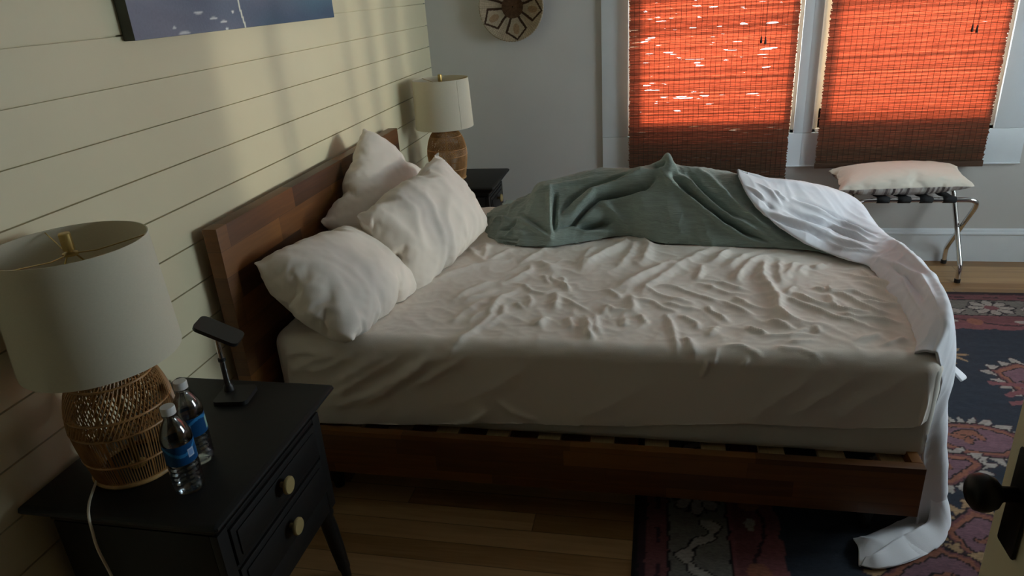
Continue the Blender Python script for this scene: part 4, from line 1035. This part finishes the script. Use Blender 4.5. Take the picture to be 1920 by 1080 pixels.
# ------------------------------------------------------------------ bamboo blinds
def blind(x0, x1, zb, zt, y, label, gap, seed, tassel):
    r = thing('bamboo_blind', ((x0 + x1) / 2, y, zb), label, 'window blind', 'woven bamboo roman blinds')
    rng = np.random.default_rng(seed)
    pitch = 0.0043
    n = int((zt - zb - 0.03) / pitch)
    xs = np.linspace(x0, x1, 90)
    mb = MB(); V = []; F = []
    for i in range(n):
        zc = zb + 0.03 + i * pitch
        wob = perlin(xs * 7, np.full_like(xs, i * 0.73), seed) * 0.0005 + perlin(xs * 22, np.full_like(xs, i * 1.31), seed + 1) * 0.0003
        hh = pitch * 0.5 * (1.26 + 0.07 * rng.normal())
        # loose spots: reeds that have slipped a little let the sky through
        loose = np.clip(perlin(xs * 3.2 + 5, np.full_like(xs, i * 0.10), seed + 2) * 1.6 - 0.15, 0, 1) * gap
        fine_ = np.clip(perlin(xs * 11 + 7.7 * (i % 13), np.full_like(xs, i * 1.37), seed + 3) * 2.2 - 0.55, 0, 1)
        thin = np.clip(perlin(xs * 14 + 3.1 * (i % 17), np.full_like(xs, i * 2.11), seed + 5) * 2.4 - 0.9, 0, 1)
        half = np.maximum(hh - loose * fine_ * 0.0024 - (0.25 + gap) * thin * 0.0008, 0.0006)
        z = zc + wob
        e0 = x0 + rng.normal() * 0.0025; e1 = x1 + rng.normal() * 0.0025
        xx = e0 + (xs - x0) * (e1 - e0) / (x1 - x0)
        yj = y + rng.normal() * 0.0004
        b0 = len(V)
        for dz, dy in ((1, 0.0), (0.3, -0.0012), (-0.3, -0.0012), (-1, 0.0)):
            V += list(zip(xx, np.full_like(xx, yj + dy), z + half * dz))
        m = len(xs)
        for k in range(3):
            for j in range(m - 1):
                F.append((b0 + k * m + j, b0 + k * m + j + 1, b0 + (k + 1) * m + j + 1, b0 + (k + 1) * m + j))
    mb.V = [tuple(map(float, v)) for v in V]; mb.F = F
    mb.build('reed_panel', M['reed'], r, smooth=0, recalc=False)
    t = MB()
    nth = int((x1 - x0) / 0.0275)
    for k in range(1, nth):
        xk = x0 + (x1 - x0) * k / nth + rng.normal() * 0.001
        t.tube([(xk + 0.0006 * math.sin(q * 3), y - 0.0022, zb + 0.03 + (zt - zb - 0.05) * q / 30) for q in range(31)], 0.0009, 4)
    t.build('warp_threads', M['thread'], r)
    bar = MB().box((x0 - 0.002, y - 0.010, zb), (x1 + 0.002, y + 0.004, zb + 0.030), 0.003)
    bar.build('bottom_bar', M['reed_bar'], r)
    MB().box((x0 - 0.002, y - 0.014, zt - 0.05), (x1 + 0.002, y + 0.030, zt), 0.004).build('head_rail', M['reed_bar'], r)
    tx, tz = tassel
    c = MB()
    for dx in (-0.011, 0.011):
        c.tube([(tx + dx, y - 0.012, zt - 0.05), (tx + dx, y - 0.011, tz + 0.03)], 0.0011, 6)
    cd = c.build('pull_cord', M['thread'], r)
    for dx, dz in ((-0.011, 0.006), (0.011, 0.0)):
        MB().lathe([(0.0, 0.036), (0.0025, 0.036), (0.0065, 0.006), (0.006, 0.0), (0.0, 0.0)], (tx + dx, y - 0.011, tz - 0.004 + dz), 14, None, False, False).build('tassel', M['tassel'], cd)
    return r
blind(1.180, 2.062, 0.490, 2.12, D - 0.058, 'tall bamboo blind glowing red with many bright slits, hanging behind the bed', 1.15, 21, (1.888, 1.255))
blind(2.216, 3.066, 0.568, 2.12, D - 0.058, 'shorter bamboo blind glowing red above the luggage rack', 0.12, 57, (2.905, 1.262))

# ------------------------------------------------------------------ luggage rack with cushion
rk = thing('luggage_rack', (2.66, 4.05, 0), 'folding chrome luggage rack with black straps under the window', 'luggage rack')
ZT = 0.462
def rack_frame(ytop, yfoot, xl, xr):
    """a U of tube: two legs joined by the top rail, feet bent upright."""
    def leg(xt, xf, s):
        return [(xf, yfoot, 0.004), (xf, yfoot, 0.075), (xf, yfoot + (ytop - yfoot) * 0.02, 0.10),
                (xf + (xt - xf) * 0.5, yfoot + (ytop - yfoot) * 0.5, 0.27),
                (xt + s * 0.0, ytop - (ytop - yfoot) * 0.10, ZT - 0.055), (xt - s * 0.006, ytop - (ytop - yfoot) * 0.02, ZT - 0.016)]
    a = leg(xl, xl, -1); b = leg(xr, xr, 1)
    top = [(xl + 0.035, ytop, ZT), (xl + 0.20, ytop, ZT), (xr - 0.20, ytop, ZT), (xr - 0.035, ytop, ZT)]
    P = np.array(a + top + b[::-1])
    pts = []
    for i in range(len(P) - 1):
        for k in range(6):
            pts.append(P[i] + (P[i + 1] - P[i]) * k / 6)
    pts.append(P[-1]); pts = np.array(pts)
    for _ in range(3):
        q = pts.copy(); q[1:-1] = (pts[:-2] + 2 * pts[1:-1] + pts[2:]) / 4; pts = q
    return pts.tolist()
MB().tube(rack_frame(3.905, 4.195, 2.395, 2.972), 0.0130, 12).build('outer_frame', M['chrome'], rk)
MB().tube(rack_frame(4.170, 3.905, 2.422, 2.945), 0.0130, 12).build('inner_frame', M['chrome'], rk)
for x, y in ((2.395, 4.195), (2.972, 4.195), (2.422, 3.905), (2.945, 3.905)):
    MB().lathe([(0.0150, 0.0), (0.0150, 0.022)], (x, y, 0.0), 14).build('rubber_foot', M['black_plastic'], rk)
for xc in (2.515, 2.617, 2.722, 2.832):
    w = 0.031
    path = []
    for y, z in ((3.905, ZT - 0.0155), (3.890, ZT - 0.004), (3.891, ZT + 0.009), (3.905, ZT + 0.0152), (3.97, ZT + 0.004), (4.04, ZT + 0.001), (4.11, ZT + 0.004), (4.17, ZT + 0.0152), (4.185, ZT + 0.007), (4.185, ZT - 0.006), (4.17, ZT - 0.0155)):
        path.append([(xc - w, y, z), (xc + w, y, z)])
    mesh_from_grid('strap', np.array(path), M['webbing'], rk, thick=0.002)

m, nt, b = nodes_of('striped_cushion')
b.inputs['Roughness'].default_value = 0.9; b.inputs['Specular IOR Level'].default_value = 0.1
tc = nt.nodes.new('ShaderNodeTexCoord'); sp = nt.nodes.new('ShaderNodeSeparateXYZ'); nt.links.new(tc.outputs['Object'], sp.inputs[0])
wn = nt.nodes.new('ShaderNodeTexWhiteNoise'); wn.noise_dimensions = '1D'
nt.links.new(math_node(nt, 'FLOOR', math_node(nt, 'MULTIPLY', sp.outputs[0], 85.0)), wn.inputs['W'])
cr = nt.nodes.new('ShaderNodeValToRGB'); cr.color_ramp.interpolation = 'CONSTANT'
for i, (p, c) in enumerate([(0.0, (0.60, 0.58, 0.54, 1)), (0.45, (0.22, 0.19, 0.18, 1)), (0.62, (0.50, 0.46, 0.42, 1)), (0.80, (0.10, 0.085, 0.085, 1)), (0.90, (0.42, 0.36, 0.32, 1))]):
    e = cr.color_ramp.elements[i] if i < 2 else cr.color_ramp.elements.new(p)
    e.position = p; e.color = c
nt.links.new(wn.outputs['Value'], cr.inputs['Fac'])
at_ = nt.nodes.new('ShaderNodeAttribute'); at_.attribute_name = 'Face'
mx = nt.nodes.new('ShaderNodeMix'); mx.data_type = 'RGBA'
nt.links.new(at_.outputs['Fac'], mx.inputs['Factor'])
mx.inputs['A'].default_value = (0.80, 0.75, 0.64, 1)
nt.links.new(cr.outputs['Color'], mx.inputs['B'])
nt.links.new(mx.outputs['Result'], b.inputs['Base Color'])
M['cushion'] = m
cu = pose_pillow('cushion', 'long cream cushion with a striped underside lying on the chrome rack', None, 0.70, 0.37, 14, 5.0,
                 (2.610, 4.020, 0.550), (1.0, 0.02, 0.02), (0.0, 1.0, 0.16), thick=0.72, m=M['cushion'], subs=1, crease=0.0025, soft=0.03, ears=0.0, taper=0.30, post=keep_above(ZT + 0.018))
cu['category'] = 'cushion'
nf = len(cu.data.polygons)
fa = cu.data.attributes.new('Face', 'FLOAT', 'FACE')
fa.data.foreach_set('value', [0.0 if i < nf // 2 else 1.0 for i in range(nf)])

# ------------------------------------------------------------------ rug
M['rug'] = attr_mat('wool_rug_pile', 'Col', 0.95, bump=0.5, bscale=420, stretch=(1, 2.5, 1), var=0.22, vscale=70, sheen=0.1)
RX0, RX1, RY0, RY1 = 1.300, 3.740, 0.71, 3.760
step = 0.0062
nx = int((RX1 - RX0) / step); ny = int((RY1 - RY0) / step)
X, Y = np.meshgrid(np.linspace(RX0, RX1, nx), np.linspace(RY0, RY1, ny), indexing='ij')
navy = np.array(hexc(34, 45, 62)[:3]); navy2 = np.array(hexc(46, 56, 74)[:3])
pink = np.array(hexc(140, 92, 108)[:3]); rose = np.array(hexc(146, 74, 78)[:3]); oran = np.array(hexc(168, 96, 62)[:3])
cream = np.array(hexc(186, 174, 160)[:3]); dark = np.array(hexc(34, 20, 28)[:3]); grey = np.array(hexc(130, 123, 113)[:3]); gold = np.array(hexc(186, 146, 92)[:3]); plum = np.array(hexc(70, 34, 46)[:3])
C = np.zeros(X.shape + (3,))
nz_ = perlin(X * 3, Y * 22, 1)[..., None]
C[:] = navy * (1 - 0.25 * nz_) + (navy2 - navy) * np.clip(nz_, 0, 1)
jx = X + 0.006 * perlin(X * 40, Y * 40, 2); jy = Y + 0.006 * perlin(X * 40, Y * 40, 3)
def put(mask, col):
    C[mask] = col
def poly_sd(px, py, poly):
    """signed distance: positive inside."""
    d = np.full(px.shape, 1e9); ins = np.zeros(px.shape, bool)
    n = len(poly)
    for i in range(n):
        x0, y0 = poly[i]; x1, y1 = poly[(i + 1) % n]
        dx, dy = x1 - x0, y1 - y0
        t = np.clip(((px - x0) * dx + (py - y0) * dy) / (dx * dx + dy * dy + 1e-12), 0, 1)
        d = np.minimum(d, np.hypot(px - x0 - t * dx, py - y0 - t * dy))
        cond = (y0 > py) != (y1 > py)
        xi = x0 + (py - y0) * dx / (dy if abs(dy) > 1e-12 else 1e-12)
        ins ^= cond & (px < xi)
    return np.where(ins, d, -d)
# border: distance to the nearest edge
de = np.minimum(np.minimum(jx - RX0, RX1 - jx), np.minimum(jy - RY0, RY1 - jy))
al = np.where(np.minimum(jx - RX0, RX1 - jx) < np.minimum(jy - RY0, RY1 - jy), Y, X)      # coordinate along the border
put(de < 0.445 + 0.0 * de, np.array(C[0, 0]))
put(de < 0.445, navy)
scal = 0.02 * np.abs(np.sin(al * 26))
put((de < 0.44 + scal * 0.6) & (de > 0.29), rose)
put((de < 0.37) & (de > 0.31), rose * 0.8)
vine = np.abs(de - (0.365 + 0.035 * np.sin(al * 11)))
put((vine < 0.006) & (de > 0.30) & (de < 0.44), plum)
put((np.hypot((al % 0.30) - 0.15, de - 0.365) < 0.035) & (de > 0.3), oran)
put((np.hypot(((al + 0.1) % 0.30) - 0.15, (de - 0.36) * 1.8) < 0.028) & (de > 0.3), cream)
put((de <= 0.292) & (de > 0.105), grey)
put((de <= 0.112) & (de > 0.04), rose * 0.85)
put((np.abs(de - 0.076) < 0.008) & (np.sin(al * 40) > 0.2), plum)
put(de <= 0.04, plum * 0.8)
put(de <= 0.018, dark * 0.7)
for dd_ in (0.292, 0.108):
    put(np.abs(de - dd_) < 0.004, dark)
# flowers of the grey band, every 0.5 m
ph = (al - 2.98) % 0.50; ph = np.where(ph > 0.25, ph - 0.50, ph)
fr = np.hypot(ph, (de - 0.20) * 1.25); fa_ = np.arctan2((de - 0.20) * 1.25, ph)
inb = (de < 0.288) & (de > 0.116)
pet = 0.105 * (0.45 + 0.55 * np.abs(np.cos(fa_ * 4)) ** 0.6)
put(inb & (fr < pet + 0.009), dark)
put(inb & (fr < pet), cream)
put(inb & (fr < 0.105) & (np.abs(np.cos(fa_ * 4)) < 0.28), dark * 1.4)
put(inb & (fr < 0.032), rose)
# leaf sprays between the flowers
lf = np.abs(de - (0.20 + 0.045 * np.sin(al * 2 * PI / 0.5 * 2)))
zone = inb & (np.abs(ph) > 0.13)
put(zone & (lf < 0.026 + 0.010 * np.sin(al * 90)), dark)
put(zone & (lf < 0.018 + 0.010 * np.sin(al * 90)), cream)
# field figures
def medallion(poly, kind=0, cx=None, ring=oran):
    p = np.array(poly)
    sd = poly_sd(jx, jy, poly)
    ang = np.arctan2(jy - p[:, 1].mean(), jx - p[:, 0].mean())
    halo = 0.024 + 0.020 * np.sin(ang * 19)
    fld = de > 0.44
    put(fld & (sd > -halo - 0.005) & (sd < 0.01), plum)
    put(fld & (sd > -halo) & (sd < 0.01), cream if kind != 2 else gold)
    put(fld & (sd > -0.004), dark)
    put(fld & (sd > 0.004), rose * 0.8)
    put(fld & (sd > 0.012), ring)
    put(fld & (sd > 0.028), dark)
    put(fld & (sd > 0.034), pink)
    c = p.mean(0)
    s = math.sqrt(abs(sum(p[i, 0] * p[(i + 1) % len(p), 1] - p[(i + 1) % len(p), 0] * p[i, 1] for i in range(len(p)))) / 2)
    for ox, oy, rx_, ry_, an in ((0.02, 0.06, 0.16, 0.07, 10), (-0.10, -0.04, 0.18, 0.05, -20), (0.16, 0.00, 0.05, 0.12, 15), (0.0, -0.12, 0.05, 0.09, -10)):
        qx, qy = rot2(jx - c[0] - ox * s, jy - c[1] - oy * s, an)
        e = (qx / (rx_ * s)) ** 2 + (qy / (ry_ * s)) ** 2
        put((sd > 0.036) & (e < 1.55), dark); put((sd > 0.036) & (e < 1.0), ring)
medallion([(2.36, 2.52), (2.44, 2.50), (2.55, 2.50), (2.62, 2.47), (2.70, 2.39), (2.56, 2.29), (2.44, 2.30), (2.34, 2.36), (2.24, 2.46)])
medallion([(2.20, 2.32), (2.37, 2.30), (2.44, 2.30), (2.47, 2.24), (2.34, 2.12), (2.24, 2.13), (2.14, 2.22)])
medallion([(2.22, 1.90), (2.34, 2.01), (2.50, 1.93), (2.52, 1.80), (2.36, 1.76), (2.27, 1.76)], 2)
medallion([(1.98, 1.66), (2.06, 1.75), (2.19, 1.83), (2.28, 1.78), (2.32, 1.66), (2.24, 1.55), (2.08, 1.55)], 2)
medallion([(2.62, 1.80), (2.74, 1.90), (2.90, 1.84), (2.92, 1.68), (2.76, 1.62)], 0)
medallion([(2.74, 2.92), (2.86, 2.99), (3.02, 2.92), (3.06, 2.74), (2.92, 2.66), (2.78, 2.72)], 0)
for (x0_, y0_), (x1_, y1_) in (((2.70, 2.81), (2.86, 2.80)), ((2.73, 2.72), (2.82, 2.77)), ((2.72, 2.66), (2.82, 2.68))):
    sd = dist_poly(np.stack([jx, jy, 0 * jx], -1), [(x0_, y0_, 0), (x1_, y1_, 0)])
    put(sd < 0.014, rose * 1.1)
st_ = np.hypot((jx - 2.62) * 1.0, jy - 3.05); sa_ = np.arctan2(jy - 3.05, jx - 2.62)
put(st_ < 0.055 + 0.030 * np.cos(sa_ * 8), gold)
put(st_ < 0.022, plum)
kk = 1 + 0.10 * perlin(X * 9, Y * 30, 7)[..., None]
C = np.clip(C * kk, 0, 1)
lum = C.mean(-1, keepdims=True)
C = 0.68 * (0.78 * C + 0.22 * lum)
P = np.stack([X, Y, np.full_like(X, 0.009) + 0.0006 * perlin(X * 30, Y * 30, 8)], -1)
e0 = np.minimum(np.minimum(X - RX0, RX1 - X), np.minimum(Y - RY0, RY1 - Y))
P[..., 2] = np.where(e0 < 0.004, 0.001, P[..., 2])
rug = color_grid_obj('rug', P, C, M['rug'], None)
tag(rug, 'patterned navy and rose oriental rug running under the foot of the bed', 'rug')

# ------------------------------------------------------------------ light and camera
w = bpy.data.worlds.new('daylight'); SC.world = w; w.use_nodes = True
bg = w.node_tree.nodes['Background']
bg.inputs['Color'].default_value = (0.79, 0.905, 1.0, 1)
bg.inputs['Strength'].default_value = 14.0
def portal(name, loc, rot, sx, sy):
    l = bpy.data.lights.new(name, 'AREA'); l.shape = 'RECTANGLE'; l.size = sx; l.size_y = sy
    l.cycles.is_portal = True
    o = bpy.data.objects.new(name, l); COL.objects.link(o); o.location = loc; o.rotation_euler = rot
    return o
hz = WINZ1 - WINZ0; zc = (WINZ0 + WINZ1) / 2
for a, b_ in RW:
    portal('window_portal', (W_R + 0.16, (a + b_) / 2, zc), (0, PI / 2, 0), hz, b_ - a)
for a, b_ in WX:
    portal('window_portal', ((a + b_) / 2, D + 0.16, zc), (-PI / 2, 0, 0), b_ - a, hz)

sl = bpy.data.lights.new('sun', 'SUN'); sl.energy = 22.0; sl.angle = math.radians(11); sl.color = (1.0, 0.90, 0.74)
so = bpy.data.objects.new('sun', sl); COL.objects.link(so)
so.rotation_euler = Vector((0.06, -0.93, -0.36)).to_track_quat('-Z', 'Y').to_euler(); so.location = (2.0, 9.0, 4.0)

# added spot lamp beyond the right wall's window, for soft bands on the shiplap
gl = bpy.data.lights.new('added_band_spot', 'SPOT'); gl.energy = 1100.0; gl.shadow_soft_size = 0.16; gl.spot_size = math.radians(12); gl.spot_blend = 0.3; gl.color = (1.0, 0.94, 0.80)
go = bpy.data.objects.new('added_band_spot', gl); COL.objects.link(go); go.location = (15.0, 2.60, 1.62)
go.rotation_euler = (Vector((W_R, 2.85, 1.42)) - Vector((15.0, 2.60, 1.62))).to_track_quat('-Z', 'Y').to_euler()

cd = bpy.data.cameras.new('camera'); cam = bpy.data.objects.new('camera', cd); COL.objects.link(cam)
cd.sensor_width = 36.0; cd.lens = 1322.5 / 1920 * 36.0; cd.clip_start = 0.02
yw, pt_, rl = 0.2212, 0.4008, -0.0670
Fv = Vector((-math.sin(yw) * math.cos(pt_), math.cos(yw) * math.cos(pt_), -math.sin(pt_)))
Rv = Vector((math.cos(yw), math.sin(yw), 0)); Uv = Rv.cross(Fv)
R2 = Rv * math.cos(rl) + Uv * math.sin(rl); U2 = -Rv * math.sin(rl) + Uv * math.cos(rl)
cam.matrix_world = Matrix(((R2.x, U2.x, -Fv.x, 1.36), (R2.y, U2.y, -Fv.y, 0.0), (R2.z, U2.z, -Fv.z, 1.609), (0, 0, 0, 1)))
SC.camera = cam
SC.view_settings.view_transform = 'Standard'; SC.view_settings.look = 'None'
SC.view_settings.exposure = 0.56; SC.view_settings.gamma = 1.0; SC.view_settings.use_curve_mapping = False
